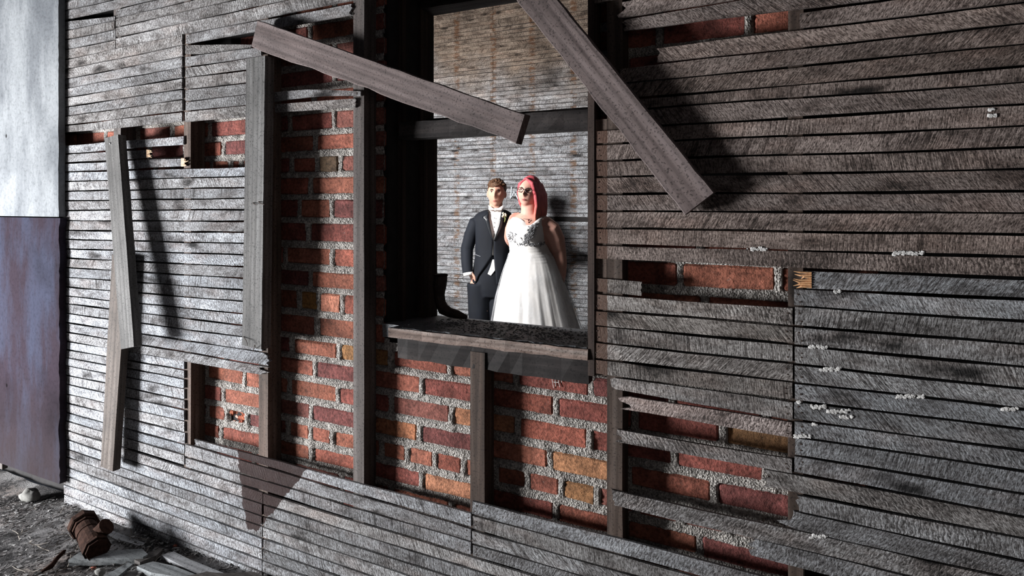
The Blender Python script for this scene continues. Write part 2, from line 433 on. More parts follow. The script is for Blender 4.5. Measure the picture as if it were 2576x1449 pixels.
for (a, b, n0, n1) in bays:
    i0, i1 = np.searchsorted(gx, [P(a, 500, BY).x-.02, P(b, 500, BY).x+.02]); j0, j1 = np.searchsorted(gz, [cz.get(n1, 0)-.03, cz.get(n0-1, ZT)+.03])
    near[i0:i1, j0:j1] = True
inw = (GX > WX0-.002) & (GX < WX1+.002) & (GZ > WZ0-.01) & (GZ < WZ1)
ok = near & ~inw
okq = ok[:-1, :-1] & ok[1:, :-1] & ok[1:, 1:] & ok[:-1, 1:]
ii, jj = np.nonzero(okq); a = ii*nz+jj
quads = np.stack([a, a+nz, a+nz+1, a+1], 1)
used = np.unique(quads); remap = np.zeros(len(verts), np.int64); remap[used] = np.arange(len(used))
me = bpy.data.meshes.new('mortar'); V = verts[used]; Q = remap[quads]
me.vertices.add(len(V)); me.vertices.foreach_set('co', V.astype(np.float32).ravel())
me.loops.add(Q.size); me.loops.foreach_set('vertex_index', Q.astype(np.int32).ravel())
me.polygons.add(len(Q)); me.polygons.foreach_set('loop_start', np.arange(0, Q.size, 4, dtype=np.int32)); me.update(calc_edges=True); me.validate()
me.materials.append(M['mortar'])
mo = bpy.data.objects.new('mortar', me); COL.objects.link(mo); mo.parent = wall; tag(mo, 'rough grey mortar squeezed out between the bricks', kind='stuff')

# ---- studs
def stud(pxl, pxr, pyt, pyb, mat='stud', y0=.0095, y1=BY-.004):
    a, b = P(pxl, pyt, y0), P(pxr, pyb, y0); zt = P((pxl+pxr)/2, pyt, y0).z; zb = P((pxl+pxr)/2, pyb, y0).z
    n = max(2, int((zt-zb)/.15)); fr, bk = [], []
    for i in range(n+1):
        z = zb+(zt-zb)*i/n; j = random.uniform(-.0015, .0015)
        fr.append([Vector((b.x+j, y0, z)), Vector((a.x+j*.5, y0, z))]); bk.append([Vector((b.x+j, y1, z)), Vector((a.x+j*.5, y1, z))])
    v, f = slab(fr, bk)
    return mobj('stud', v, f, M[mat], wall)
stud(889, 916, -120, 1380, 'studgrey')
stud(1183, 1219, 886, 1700, 'studdark')
stud(1527, 1566, -220, 1990, 'studdark')
stud(463, 480, -140, 1380)
stud(651, 674, -140, 1460)
stud(286, 304, -140, 1320, 'studgrey')
stud(1982, 2020, -250, 2200, 'studdark', .011)
stud(2640, 2700, -400, 2600, 'studdark', .011)
stud(1497, 1526, 300, 944)                  # trimmer beside the window opening

# ---- laths
LT = .009
nl = MB()
def lath(x0, x1, top, bot, tone, Y=0.0, bl=0, br=0, gap=.0033, splinter=None, dip=0):
    """top/bot = photo lines; bl/br = length in m of a broken left/right end"""
    X0, X1 = P(x0, 500, Y).x, P(x1, 500, Y).x
    def zl(l, px): return P(px, lin(l, px), Y).z
    zt0, zt1, zb0, zb1 = zl(top, x0)-gap, zl(top, x1)-gap, zl(bot, x0)+gap, zl(bot, x1)+gap
    n = max(3, int((X1-X0)/.085)); nj = 6 if (bl or br) else 2
    fr, bk = [], []
    yj = Y+random.uniform(-.0015, .0012)
    w1, w2 = random.uniform(0, 6), random.uniform(0, 6)
    endl = [random.uniform(.15, 1) for _ in range(nj)]; endr = [random.uniform(.15, 1) for _ in range(nj)]
    for i in range(n+1):
        s = i/n; x = X0+(X1-X0)*s; rf, rb = [], []
        ht = .0012*math.sin(w1+9*x)+random.uniform(-.0008, .0008); hb = .0012*math.sin(w2+8*x)+random.uniform(-.0008, .0008)
        for j in range(nj):
            r = j/(nj-1); z = (zb0+(zb1-zb0)*s+hb)*(1-r)+(zt0+(zt1-zt0)*s+ht)*r + dip*math.sin(math.pi*s)
            xx = x
            if bl and i == 0: xx += bl*endl[j]
            if bl and i == 1: xx = max(xx, X0+bl*1.02)
            if br and i == n: xx -= br*endr[j]
            if br and i == n-1: xx = min(xx, X1-br*1.02)
            yv = yj+random.uniform(-.0006, .0006)
            rf.append(Vector((xx, yv, z))); rb.append(Vector((xx+(random.uniform(-.006, .006) if (bl and i == 0) or (br and i == n) else 0), yv+LT, z)))
        fr.append(rf); bk.append(rb)
    # orientation: outward normal towards -Y
    v, f = slab(fr, bk); 
    k = random.uniform(.8, 1.18); d = random.uniform(-.03, .03)
    col = (tone[0]*k*(1+d), tone[1]*k, tone[2]*k*(1-d))
    o = mobj('lath', v, f, M['lath'], wall, col)
    for xe, zt, zb, q in ((X0+.014, zt0, zb0, bl), (X1-.014, zt1, zb1, br)):
        if q: continue
        for r in (.3, .72):
            X = xe+random.uniform(-.005, .005); z = zb+(zt-zb)*(r+random.uniform(-.1, .1)); nl.tube([(X, yj-.0012, z), (X, yj+.004, z)], .0022, 6)
    if splinter:
        side, mat = splinter; mb = MB(); xe = X0 if side == 'l' else X1; sg = 1 if side == 'l' else -1
        zt, zb = (zt0, zb0) if side == 'l' else (zt1, zb1)
        for q in range(7):
            z = zb+(zt-zb)*(q+.5)/7; ln = random.uniform(.012, .04)
            base = xe+sg*(bl or br)*.9
            mb.tube([(base+sg*.012, yj-.0005, z), (base-sg*ln*.5, yj-.003, z+random.uniform(-.003, .003)), (base-sg*ln, yj-.004+random.uniform(-.004, .002), z+random.uniform(-.006, .006))], [.0038, .003, .0006], 5)
        mb.build('splinter', M[mat], o)
    return o
def block(x0, x1, xa, xb, pairs, tone, **k):
    """consecutive laths between photo lines given at xa and xb"""
    for (t, b) in zip(pairs[:-1], pairs[1:]):
        lath(x0+random.uniform(-1.5, 1.5), x1+random.uniform(-1, 1), (xa, t[0], xb, t[1]), (xa, b[0], xb, b[1]), tone, **k)
G1 = (.43, .44, .465)       # pale grey, left
G2 = (.365, .358, .362)      # grey brown, upper left
G3 = (.315, .252, .226)      # brown grey, right top
G4 = (.335, .332, .338)        # blue grey, right bottom
def lvl(x, y, xb): return 515+(y-515)*(xb+1850)/(x+1850)
# upper left, above the frame
ups = [(-92, lvl(163, -92, 905)), (-68, lvl(163, -68, 905)), (-44, lvl(163, -44, 905)), (-20, lvl(163, -20, 905)), (5, lvl(163, 5, 905)), (27, -141)]
block(159, 900, 163, 905, ups, G2)
lath(159, 900, (163, 27, 290, -2), (163, 51, 290, 22), G2)
block(159, 289, 163, 290, [(54, 39), (77, 52), (100, 74), (125, 99.5), (150, 123)], G2)
for t, b in zip([(24, -60), (46, -38), (68.5, -12), (95, 18)], [(46, -38), (68.5, -12), (95, 18), (121.5, 52)]):
    lath(292, 900, (292, t[0], 640, t[1]), (292, b[0], 640, b[1]), G2)
lath(467, 893, (467, 85, 904, 4), (467, 111, 891, 38), G2, br=.03)
block(159, 458, 163, 458, [(150, 84), (175, 113.5), (199, 141.6), (223, 169), (246.5, 196), (270, 223.6), (293, 250.6), (315.5, 280.4), (335, 308)], G2)
lath(466, 632, (465, 111.6, 627, 110.5), (465, 137, 627, 137), G2, Y=.0)
lath(466, 657, (465, 142, 640, 119), (465, 169, 640, 144), G2, Y=-.0105)
block(466, 664, 465, 618, [(169.5, 147), (196, 176), (225, 208), (255.6, 237.4), (280.5, 264.7), (309.4, 295.4)], G2)
lath(690, 908, (690, 231, 900, 227), (690, 258, 900, 243), G2, dip=.008)
lath(692, 898, (693, 259, 898, 246), (693, 286, 898, 271), G2, br=.012)
# middle left
lath(159, 461, (163, 365, 460, 341), (163, 387.5, 460, 364.5), G1)
lath(159, 384, (163, 388, 380, 374), (163, 410.5, 380, 398), G1, br=.03, splinter=('r', 'freshpale'))
lath(159, 470, (163, 411, 463, 396), (163, 433, 463, 420), G1, br=.025, splinter=('r', 'freshpale'))
mid = [(433, 419), (457, 443.5), (481.5, 471.5), (505, 499), (529.5, 527.5), (555, 556.5), (579.5, 584.5), (602, 612.5), (625.5, 641.5), (649, 671), (672.5, 700.4), (697, 729.4), (721.5, 758.4), (744.5, 789), (763.5, 818.5), (787.5, 847.5), (811, 878)]
block(159, 660, 163, 610, mid, G1)
lath(159, 684, (163, 811, 610, 878), (163, 835, 610, 910.5), G1, br=.05)
lath(159, 692, (163, 835, 610, 910.5), (163, 858, 610, 936), G1, br=.10)
low = [(858, 907), (879, 931), (899, 953), (919, 977.6), (942.5, 1006), (966, 1031), (990, 1060), (1012.5, 1088.6), (1036.5, 1118), (1058, 1144), (1081, 1171)]
block(160, 463, 163, 463, low, G1)
longr = [(1081, 1238), (1104, 1268), (1127.5, 1298), (1148, 1324.6), (1172.5, 1354), (1196, 1381), (1219, 1409), (1244, 1439), (1268, 1465)]
block(161, 659, 163, 660, longr, G1)
# bottom middle
lath(486, 1184, (488, 1103, 1185, 1290), (500, 1124, 1185, 1328), G1, bl=.02)
lath(466, 1184, (500, 1126, 1185, 1329), (466, 1149, 1185, 1363), G1)
lath(467, 1184, (466, 1151, 1185, 1363), (466, 1175, 1185, 1399), G1)
br_ = [(y, 1400 if k == 0 else lvl(660, y, 1187)+6) for k, y in enumerate([1240, 1268, 1298, 1325, 1354, 1381, 1409, 1439, 1465])]
block(662, 2950, 660, 1187, br_, G4)
block(1188, 2950, 1188, 1780, [(1259, 1411), (1295, 1457), (1333, 1500), (1369, 1540), (1401, 1577)], G4)
# right: full-length rows
block(1497, 2950, 1497, 2576, [(327, 262), (362.4, 317), (404, 371.5), (445, 426), (488, 482), (531, 536), (574, 591), (615, 647), (653, 701)], G3)
block(1560, 2950, 1560, 2576, [(170, 59), (211, 110), (250, 166), (277, 207), (322, 262)], G3)
lath(1650, 2950, (1652, 118, 2576, 5), (1560, 170, 2576, 59), G3, bl=.012)
lath(2012, 2950, (2015, 29, 2576, -46), (2015, 74, 2576, 5), G3)
lath(1562, 2950, (1564, 47, 2576, -118), (1564, 81, 2576, -46), G3, bl=.02)
lath(1546, 2950, (1564, 2, 2576, -188), (1564, 47, 2576, -118), G3, bl=.04)
lath(1478, 2950, (1480, -30, 2576, -258), (1480, 14, 2576, -188), G3, bl=.02)
for k in range(4):
    lath(1478, 2950, (1480, -74-44*k, 2576, -328-70*k), (1480, -30-44*k, 2576, -258-70*k), G3)
    pass
# right: lower rows, left of the joint
G34 = (.34, .315, .30)
lath(1491, 1620, (1491, 697, 1619, 708), (1491, 736, 1601, 746), G34, br=.012)
block(1492, 1994, 1491, 1997, [(738, 774), (779, 820), (819, 866), (860, 915), (902, 961), (940, 1010)], G34)
lath(1533, 1994, (1533, 946, 1997, 1010), (1555, 985, 1995, 1060), G34, bl=.02)
lath(1546, 1992, (1548, 990, 1995, 1060), (1548, 1030, 1992, 1104), (.44, .37, .35), bl=.06)
lath(1538, 1992, (1540, 1076, 1992, 1153), (1540, 1113, 1992, 1193), (.44, .41, .40), bl=.035)
# right: lower rows, right of the joint
lath(2010, 2950, (2010, 679, 2576, 701), (1999, 726, 2576, 753.4), G4, bl=.02, splinter=('l', 'fresh'))
block(1999, 2950, 1999, 2576, [(726, 753.4), (770.5, 809), (820, 866), (869, 923), (917, 977.5), (962.6, 1030), (1008, 1081), (1056, 1135), (1098, 1186), (1146, 1241.6), (1191, 1299.6)], G4)
lath(1893, 2950, (1999, 1191, 2576, 1299.6), (1999, 1241, 2576, 1354), (.36, .34, .33), bl=.05)
lath(2003, 2950, (1999, 1241, 2576, 1354), (2004, 1287, 2576, 1411), G4, bl=.014)
lath(1940, 2950, (2004, 1287, 2576, 1411), (1990, 1333, 2576, 1462), G4, bl=.09)
lath(1537, 2950, (1538, 1230, 2576, 1462), (1538, 1273, 2180, 1425), G4, bl=.012)
lath(1868, 2950, (1880, 1349, 2576, 1519), (1884, 1400, 2576, 1573), G4, bl=.045)
# white plaster crumbs still caught in the gaps
cr = MB()
for (px, py, l) in [(1905, 627, 50), (2285, 637, 75), (2060, 873, 45), (2090, 929, 50), (2105, 733, 16), (2290, 998, 72), (2540, 1029, 36), (2060, 1023, 40), (2110, 1035, 60), (2130, 1050, 34), (2050, 1067, 12), (2020, 1098, 40), (2060, 1350, 45), (2495, 290, 18), (2495, 275, 14), (2010, 1012, 12)]:
    for q in range(int(l*.8)):
        c = P(px+random.uniform(-.5, .5)*l, py+random.uniform(-3, 3)+(random.uniform(-.5, .5)*l)*.06, -.0005); r = random.uniform(.0018, .0042)
        cr.ell(c, (r*1.4, r*.7, r), 6, 4, lambda d, q: q*random.uniform(.6, 1.2))
o = cr.build('plaster_crumbs', M['whiteplaster'], wall); tag(o, 'white plaster crumbs left in the gaps between laths', kind='stuff')
# ---- painted wall on the left
def paint_wall(name, c, dirt, streak, lowtone=False):
    t = NT(name); v = t.n('TexCoord').outputs['Object']; pos = t.n('NewGeometry').outputs['Position']
    n = t.noise(t.mapping(v, (5, 5, 1.2)), 1.0, 6, .65); n2 = t.noise(v, 55, 4, .7); n3 = t.noise(t.mapping(v, (2.2, 2, 1.6)), 1, 4)
    col = t.mix(t.ramp(n, [(.42, .0), (.58, 1.0)]), (*c, 1), (*streak, 1))
    col = t.mix(t.ramp(n3, [(.5, .0), (.72, .7)]), col, (*dirt, 1))
    col = t.mix(1.0, col, t.ramp(n2, [(.3, .72), (.5, 1.0), (.8, 1.1)]), 'MULTIPLY')
    chip = t.ramp(t.n('TexVoronoi', Vector=t.mapping(v, (7, 7, 5)), Scale=1.0).outputs['Distance'], [(.045, .0), (.075, 1.0)])
    col = t.mix(1.0, col, t.mix(chip, (.14, .13, .13), (1, 1, 1)), 'MULTIPLY')
    if lowtone:
        sz = t.n('SeparateXYZ', i0=pos).outputs[2]
        col = t.mix(t.math('MULTIPLY', t.ramp(t.math('ADD', sz, t.math('MULTIPLY', n3, .6)), [(.3, 1.0), (.95, .0)]), .75), col, (.028, .022, .022))  # duller and browner towards the floor
    t.b.inputs['Specular IOR Level'].default_value = .04
    return t.out(col, t.bump(t.math('ADD', n2, n), .35, .006), .95)
wl = empty('wall_left', (0, 0, 0)); tag(wl, 'painted wall panel, white above and dull purple below', 'wall', kind='structure')
PW = -.034
pe = P(147, 500, PW).x; zsplit = P(147, 547, PW).z
def ragged(name, x0, x1, z0, z1, mat, amp):
    n = 60; fr, bk = [], []
    for i in range(n+1):
        z = z0+(z1-z0)*i/n; e = x1+amp*(mnoise.noise(Vector((3, 1, z*9)))+.5*mnoise.noise(Vector((7, 1, z*40))))
        fr.append([Vector((e, PW, z)), Vector((x0, PW, z))]); bk.append([Vector((e+.003, PW+.03, z)), Vector((x0, PW+.03, z))])
    v, f = slab(fr, bk); return mobj(name, v, f, mat, wl)
ragged('upper_panel', pe-3, pe, zsplit+.003, ZT, paint_wall('white_distemper', (.225, .235, .245), (.075, .08, .09), (.135, .142, .153)), .006)
ragged('lower_panel', pe-3, pe+.008, .12, zsplit-.003, paint_wall('purple_paint', (.026, .019, .026), (.009, .007, .009), (.034, .036, .056), True), .014)
mb = MB(); mb.box((pe-3, PW+.004, .085), (pe-.55, PW+.03, .125)); mb.build('bottom_rail', M['studgrey'], wl)
# ---- window: sill, frame, rails
win = empty('window_1', (0, 0, 0)); tag(win, 'glassless window opening with dark frame and gritty wooden sill', 'window', kind='structure')
sl, sr = P(978, 825, -.012).x, P(1478, 880, -.012).x; sz = P(978, 825, -.012).z
def rough_box(name, x0, x1, y0, y1, zt0, zt1, th, mat, parent, n=16, amp=.004):
    """board lying along X; zt0 / zt1 = top height at the y0 / y1 edge"""
    fr, bk = [], []
    for i in range(n+1):
        x = x0+(x1-x0)*i/n; a = [random.uniform(-amp, amp) for _ in range(4)]
        fr.append([Vector((x, y0+a[0], zt0+a[1]*.3)), Vector((x, y1, zt1))]); bk.append([Vector((x, y0+a[2], zt0-th+a[3]*.6)), Vector((x, y1, zt1-th))])
    v, f = slab(fr, bk); return mobj(name, v, f, mat, parent)
M['sillwood'] = wood_material('split_sill_wood', (.10, .065, .05), (.22, .16, .135), (.36, .31, .28), 'X', 1.2)
sill = rough_box('sill', sl, sr, -.012, .085, sz, sz-.006, .034, M['sillwood'], win)
M['grit'] = plain('black_grit', (.15, .155, .165), .5, .8, 160, 1.2, .4)
rough_box('sill', WX0, WX1, .06, WD, sz-.004, sz-.030, .05, M['grit'], win)
rough_box('sill_dust', sl+.012, sr-.006, .000, .10, sz+.003, sz-.0015, .004, M['grit'], win, 40, .006)
g = MB()
for i in range(1100):
    x = random.uniform(sl+.03, sr-.01); u = random.random()**1.3; y = .005+u*.37; r = random.uniform(.0012, .0042)*(1.6 if random.random() < .06 else 1)
    g.ell((x, y, sz-.004-.026*max(0, (y-.06)/.35)+.001+(.004 if y < .09 else 0)), (r*1.3, r, r*.7), 5, 4, lambda d, q: q*random.uniform(.6, 1.2))
o = g.build('grit', M['grit'], win); tag(o, 'black grit scattered over the sill', kind='stuff')
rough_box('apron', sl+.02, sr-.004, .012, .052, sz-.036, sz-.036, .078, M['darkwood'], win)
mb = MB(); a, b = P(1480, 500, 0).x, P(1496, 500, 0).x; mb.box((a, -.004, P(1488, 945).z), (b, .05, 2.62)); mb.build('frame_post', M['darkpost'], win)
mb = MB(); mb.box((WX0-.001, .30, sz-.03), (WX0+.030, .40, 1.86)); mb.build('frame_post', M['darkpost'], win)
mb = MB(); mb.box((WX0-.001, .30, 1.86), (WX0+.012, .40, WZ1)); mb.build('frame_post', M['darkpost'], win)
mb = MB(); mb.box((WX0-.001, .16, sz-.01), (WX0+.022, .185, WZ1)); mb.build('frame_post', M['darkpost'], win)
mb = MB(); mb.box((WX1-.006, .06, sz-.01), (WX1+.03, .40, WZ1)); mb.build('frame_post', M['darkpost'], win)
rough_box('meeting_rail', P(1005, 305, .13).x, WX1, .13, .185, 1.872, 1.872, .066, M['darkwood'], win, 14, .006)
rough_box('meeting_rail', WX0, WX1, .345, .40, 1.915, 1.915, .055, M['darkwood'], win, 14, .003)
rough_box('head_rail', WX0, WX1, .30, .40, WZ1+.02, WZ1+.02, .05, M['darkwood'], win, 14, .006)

# ---- scratches on a brick and a sprayed scribble on the far wall
chalk = plain('chalky_scratch', (.55, .50, .47), .9, .5, 200)
for pts in ([(1388, 944), (1390, 960), (1393, 976)], [(1396, 949), (1398, 972)], [(1403, 946), (1405, 960), (1409, 974)], [(1392, 961), (1405, 962)], [(1411, 950), (1413, 962)]):
    mb = MB(); mb.tube([P(x, y, BY-.005) for x, y in pts], .0013, 5); mb.build('scratch_mark', chalk, wall)
# ---- floor
def dirt_material():
    t = NT('dirty_concrete'); pos = t.n('NewGeometry').outputs['Position']
    n1 = t.noise(t.mapping(pos, (3.2, 1.6, 3), rot=(0, 0, .5)), 1, 5, .6); n2 = t.noise(pos, 60, 5, .75); n3 = t.noise(pos, 200, 3, .7)
    c = t.mix(t.ramp(n2, [(.35, .0), (.65, 1.0)]), (.24, .22, .215), (.44, .43, .43))
    c = t.mix(t.ramp(t.noise(pos, 3.0, 3), [(.5, .0), (.66, .6)]), c, (.42, .32, .27))
    c = t.mix(t.ramp(t.math('ADD', n1, t.math('MULTIPLY', t.math('SUBTRACT', n2, .5), .5)), [(.46, .0), (.56, 1.0)]), c, t.mix(n3, (.012, .011, .012), (.09, .083, .083)))
    return t.out(c, t.bump(t.math('ADD', n2, n3), .9, .01), .92)
M['dirt'] = dirt_material()
def ground(name, x0, x1, y0, y1, step, amp, mat):
    nx, ny = int((x1-x0)/step)+1, int((y1-y0)/step)+1; v, f = [], []
    for i in range(nx):
        for j in range(ny):
            x, y = x0+i*step, y0+j*step
            v.append((x, y, -.004+amp*(mnoise.noise(Vector((x*3, y*3, 1)))+.5*mnoise.noise(Vector((x*11, y*11, 3)))+.35*mnoise.noise(Vector((x*40, y*40, 5))))))
    for i in range(nx-1):
        for j in range(ny-1): a = i*ny+j; f.append((a, a+ny, a+ny+1, a+1))
    return mobj(name, v, f, mat, None, None, True, False)
fl = ground('floor', -7.5, 1.6, -4.2, .07, .035, .010, M['dirt']); tag(fl, 'concrete floor littered with dirt and grit', 'floor', kind='structure')

# ---- far room
FY = 3.34
fw = empty('wall_far', (0, 0, 0)); tag(fw, 'far wall of whitewashed laths streaked with rust', 'wall', kind='structure')
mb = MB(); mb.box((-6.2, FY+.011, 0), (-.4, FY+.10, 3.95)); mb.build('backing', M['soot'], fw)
PIT = .0388; XA, XB = -6.1, -.5
jts = [P(x, 500, FY).x for x in (1150, 1240, 1345, 1440)]
fs = [jts[1]-.41*k for k in range(-6, 8)]
rows = int(3.85/PIT)
for r in range(rows):
    z0 = r*PIT; seed = (r//6) % 3
    js = sorted(random.sample([fs[k] for k in ([2, 6, 10] if seed == 0 else [4, 8, 12] if seed == 1 else [0, 6, 11]) if XA < fs[k] < XB], 2)) if random.random() < .8 else [fs[6]]
    ends = [XA]+js+[XB]
    for a, b in zip(ends[:-1], ends[1:]):
        if a < -4.9 and b < -4.4: continue
        a = max(a, -4.9); b = min(b, -1.0)
        if b-a < .06: continue
        if r == 36 and b > -2.2 and a > -3.0: continue
        g0 = random.choice([.0012, .0032, .0042, .0048]); g1 = random.uniform(.0004, .0020)
        n = max(2, int((b-a)/.2)); fr, bk = [], []
        yo = random.uniform(-.002, .001)
        for i in range(n+1):
            x = a+.0015+(b-a-.003)*i/n; d1, d2 = random.uniform(-.0015, .0015), random.uniform(-.0015, .0015)
            fr.append([Vector((x, FY+yo, z0+g0+d1)), Vector((x, FY+yo, z0+PIT-g1+d2))]); bk.append([Vector((x, FY+.010, z0+g0+d1)), Vector((x, FY+.010, z0+PIT-g1+d2))])
        v, f = slab(fr, bk); k = random.uniform(.82, 1.15)
        mobj('lath', v, f, M['farlath'], fw, (.50*k, .525*k, .56*k))
mb = MB(); mb.tube([P(x, y, 3.34-.003) for x, y in [(1287, 470), (1286, 486), (1284, 501), (1289, 492), (1294, 482), (1298, 490), (1303, 500)]], .0065, 6)
o = mb.build('sprayed_scribble', plain('pale_spray_paint', (.62, .68, .74), .8, .2, 60), fw); o['label'] = 'pale sprayed scribble between the two heads'
ff = ground('floor_far', -6.2, -.4, WD, FY+.05, .1, .004, M['dirt']); tag(ff, 'floor of the room behind the window', 'floor', kind='structure')
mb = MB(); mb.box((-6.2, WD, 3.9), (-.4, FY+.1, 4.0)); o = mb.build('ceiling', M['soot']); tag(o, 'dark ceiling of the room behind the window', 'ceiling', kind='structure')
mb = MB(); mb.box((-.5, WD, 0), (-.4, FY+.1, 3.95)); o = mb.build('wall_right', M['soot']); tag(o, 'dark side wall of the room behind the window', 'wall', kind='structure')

# ================================================================== LOOSE BOARDS
def board(name, corners, ys, th, mat, label, n=14, amp=.0012, rough_edge=0, cat='board'):
    """face corners TL,TR,BR,BL in the photo; ys = distance from the wall plane at each corner; solid goes back by th"""
    TL, TR, BR, BL = [P(c[0], c[1], y) for c, y in zip(corners, ys)]
    long_x = (TR-TL).length > (BL-TL).length
    nrm = (TR-TL).cross(BL-TL).normalized()
    if nrm.y < 0: nrm = -nrm
    if long_x: a0, a1, b0, b1 = TL, TR, BL, BR
    else: a0, a1, b0, b1 = TR, BR, TL, BL
    fr, bk = [], []
    for i in range(n+1):
        s = i/n; p, q = a0.lerp(a1, s), b0.lerp(b1, s)
        j1, j2 = random.uniform(-amp, amp), random.uniform(-amp, amp)*(1+rough_edge)
        d = (q-p).normalized(); p = p+d*j1; q = q+d*j2
        c = .003
        fr.append([p+nrm*c, p+d*c, q-d*c, q+nrm*c]); bk.append([p+nrm*(th-.001), p+nrm*th+d*c, q+nrm*th-d*c, q+nrm*(th-.001)])
    v, f = slab(fr, bk)
    # own axes: origin at the board's middle, local X or Z along its length
    c = (a0+a1+b0+b1)/4; ax = (a1-a0).normalized(); yv = nrm; 
    if long_x: zx = ax.cross(yv).normalized(); Rm = Matrix((ax, yv, zx)).transposed()
    else: xx = yv.cross(-ax).normalized(); Rm = Matrix((xx, yv, -ax)).transposed()
    me = bpy.data.meshes.new(name); inv = Rm.inverted()
    me.from_pydata([tuple(inv @ (p-c)) for p in v], [], f); me.update(); me.materials.append(mat)
    o = bpy.data.objects.new(name, me); COL.objects.link(o); o.matrix_world = Matrix.Translation(c) @ Rm.to_4x4()
    return tag(o, label, cat)
board('loose_plank', [(648, 50), (1320, 287), (1298, 360), (632, 118)], (-.062,)*4, .045, M['board'], 'pinkish brown plank slanting down to the right across the window opening', 22, .0015, 2)
board('loose_plank', [(1175, -158), (1275, -158), (1796, 484), (1723, 540)], (-.070, -.070, -.060, -.060), .042, M['boardz'], 'steep diagonal plank hanging over the dark laths right of the window', 26, .0015, 1)
board('leaning_plank', [(262, 348), (298, 338), (338, 872), (303, 879)], (-.075, -.075, -.135, -.135), .036, M['boardgrey'], 'grey leaning plank with a nail near its top, left of the pale laths', 16)
board('leaning_plank', [(281, 640), (321, 648), (284, 1186), (252, 1173)], (-.050, -.050, -.075, -.075), .034, M['boardbrown'], 'brown weathered plank hanging below and behind the grey leaning plank', 16)
board('upright_plank', [(618, 148), (668, 140), (659, 880), (608, 868)], (-.058, -.058, -.058, -.058), .045, M['boardgrey'], 'tall grey upright plank with bold grain beside the tall brick strip', 22, .001)
bpy.context.view_layer.update()
def add_child(mb, name, mat, parent):
    o = mb.build(name, mat); bpy.context.view_layer.update(); mw = o.matrix_world.copy(); o.parent = parent; o.matrix_parent_inverse = parent.matrix_world.inverted(); o.matrix_world = mw; return o
up = [o for o in COL.objects if o.name.startswith('upright_plank')][0]
for q in [((650, 507, -.057), (656, 512, -.075), (665, 515, -.08)), ((636, 510, -.057), (642, 515, -.072), (649, 515, -.07)), ((612, 846, -.057), (620, 858, -.075), (623, 870, -.078)), ((636, 884, -.057), (641, 868, -.075), (644, 876, -.07))]:
    mb = MB(); mb.tube([P(*k) for k in q], [.0016, .0016, .0011], 6); add_child(mb, 'bent_nail', M['nail'], up)
lp = [o for o in COL.objects if o.name == 'leaning_plank'][0]
mb = MB(); c = P(277, 361, -.078); mb.ell(c, (.005, .004, .005), 8, 6); add_child(mb, 'nail_head', plain('bright_nail', (.7, .7, .7), .3, .1, 20, 0, .5, .8), lp)
o = nl.build('nail_heads', M['nail'], wall); tag(o, kind='stuff')

# ================================================================== THINGS ON SILL AND FLOOR
# rusted elbow pipe on the sill
e = empty('elbow_pipe', P(1130, 800, .30)); e.location.z = sz-.024
mb = MB(); Yp = .30; pts = [(1109, 692), (1108, 705), (1106, 722), (1105, 742), (1108, 762), (1116, 778), (1131, 786), (1150, 791), (1174, 798)]
rp = [17.5, 18, 17, 14, 14.5, 15, 13, 11, 5]
q = [P(a, b, Yp) for a, b in pts]
mb.tube(q, [r/FPX*2.35*random.uniform(.95, 1.05) for r in rp], 14)
add_child(mb, 'bent_tube', M['rustdark'], e)
mb = MB(); top = q[0]; R = 17/FPX*2.35
ring = [Vector((top.x+R*math.cos(t), top.y+R*math.sin(t), top.z)) for t in [k*math.pi/10 for k in range(21)]]
mb.tube(ring, .0035, 6, False); add_child(mb, 'rim', M['rust'], e)
mb = MB(); mb.ell(top+Vector((0, 0, .001)), (R*.9, R*.9, .0015), 16, 4); add_child(mb, 'bore_shade', plain('bore_shade_black', (.006, .005, .005), .9), e)  # black disc on the closed end, painted shade for a hollow pipe
tag(e, 'rusted elbow pipe standing on the window sill beside the groom', 'pipe')

# rusted pipe fitting on the floor
a = F(212, 1322, .062); b = F(240, 1374, .058); ax = (b-a).normalized(); sd = ax.cross(Vector((0, 0, 1))).normalized(); upv = sd.cross(ax)
e = empty('pipe_fitting', ((a.x+b.x)/2, (a.y+b.y)/2, 0))
def poly_tube(mb, p, q, r0, r1, n): mb.tube([p, q], [r0, r1], n)
mb = MB(); mb.tube([a+ax*.02, a+ax*.05, a+ax*.09, a+ax*.13, a+ax*.20, a+ax*.25], [.040, .044, .043, .047, .050, .046], 18); add_child(mb, 'barrel', M['rust'], e)
mb = MB(); mb.tube([a-ax*.035, a-ax*.03, a+ax*.008, a+ax*.013], [.056, .061, .061, .056], 8); add_child(mb, 'flange', M['rust'], e)
mb = MB(); mb.tube([a+ax*.013, a+ax*.03], [.050, .049], 8); add_child(mb, 'collar', M['rust'], e)
mb = MB(); mb.tube([a+ax*.245, a+ax*.262], [.053, .053], 8); mb.tube([a+ax*.262, a+ax*.275], [.045, .044], 8); add_child(mb, 'end_nut', M['rust'], e)
mb = MB(); mb.tube([a+ax*.10, a+ax*.105], [.0475, .0475], 18); add_child(mb, 'band', M['rust'], e)
s0 = a+ax*.15; s1 = s0-sd*0
dirv = (Vector((CS, SN, 0))*.75+Vector((0, 0, .62))).normalized()
mb = MB(); mb.tube([s0, s0+dirv*.05, s0+dirv*.088], [.032, .030, .036], 12); add_child(mb, 'branch_stub', M['rust'], e)
tag(e, 'heavy rusted iron pipe fitting with a stub lying by the wall', 'pipe fitting')

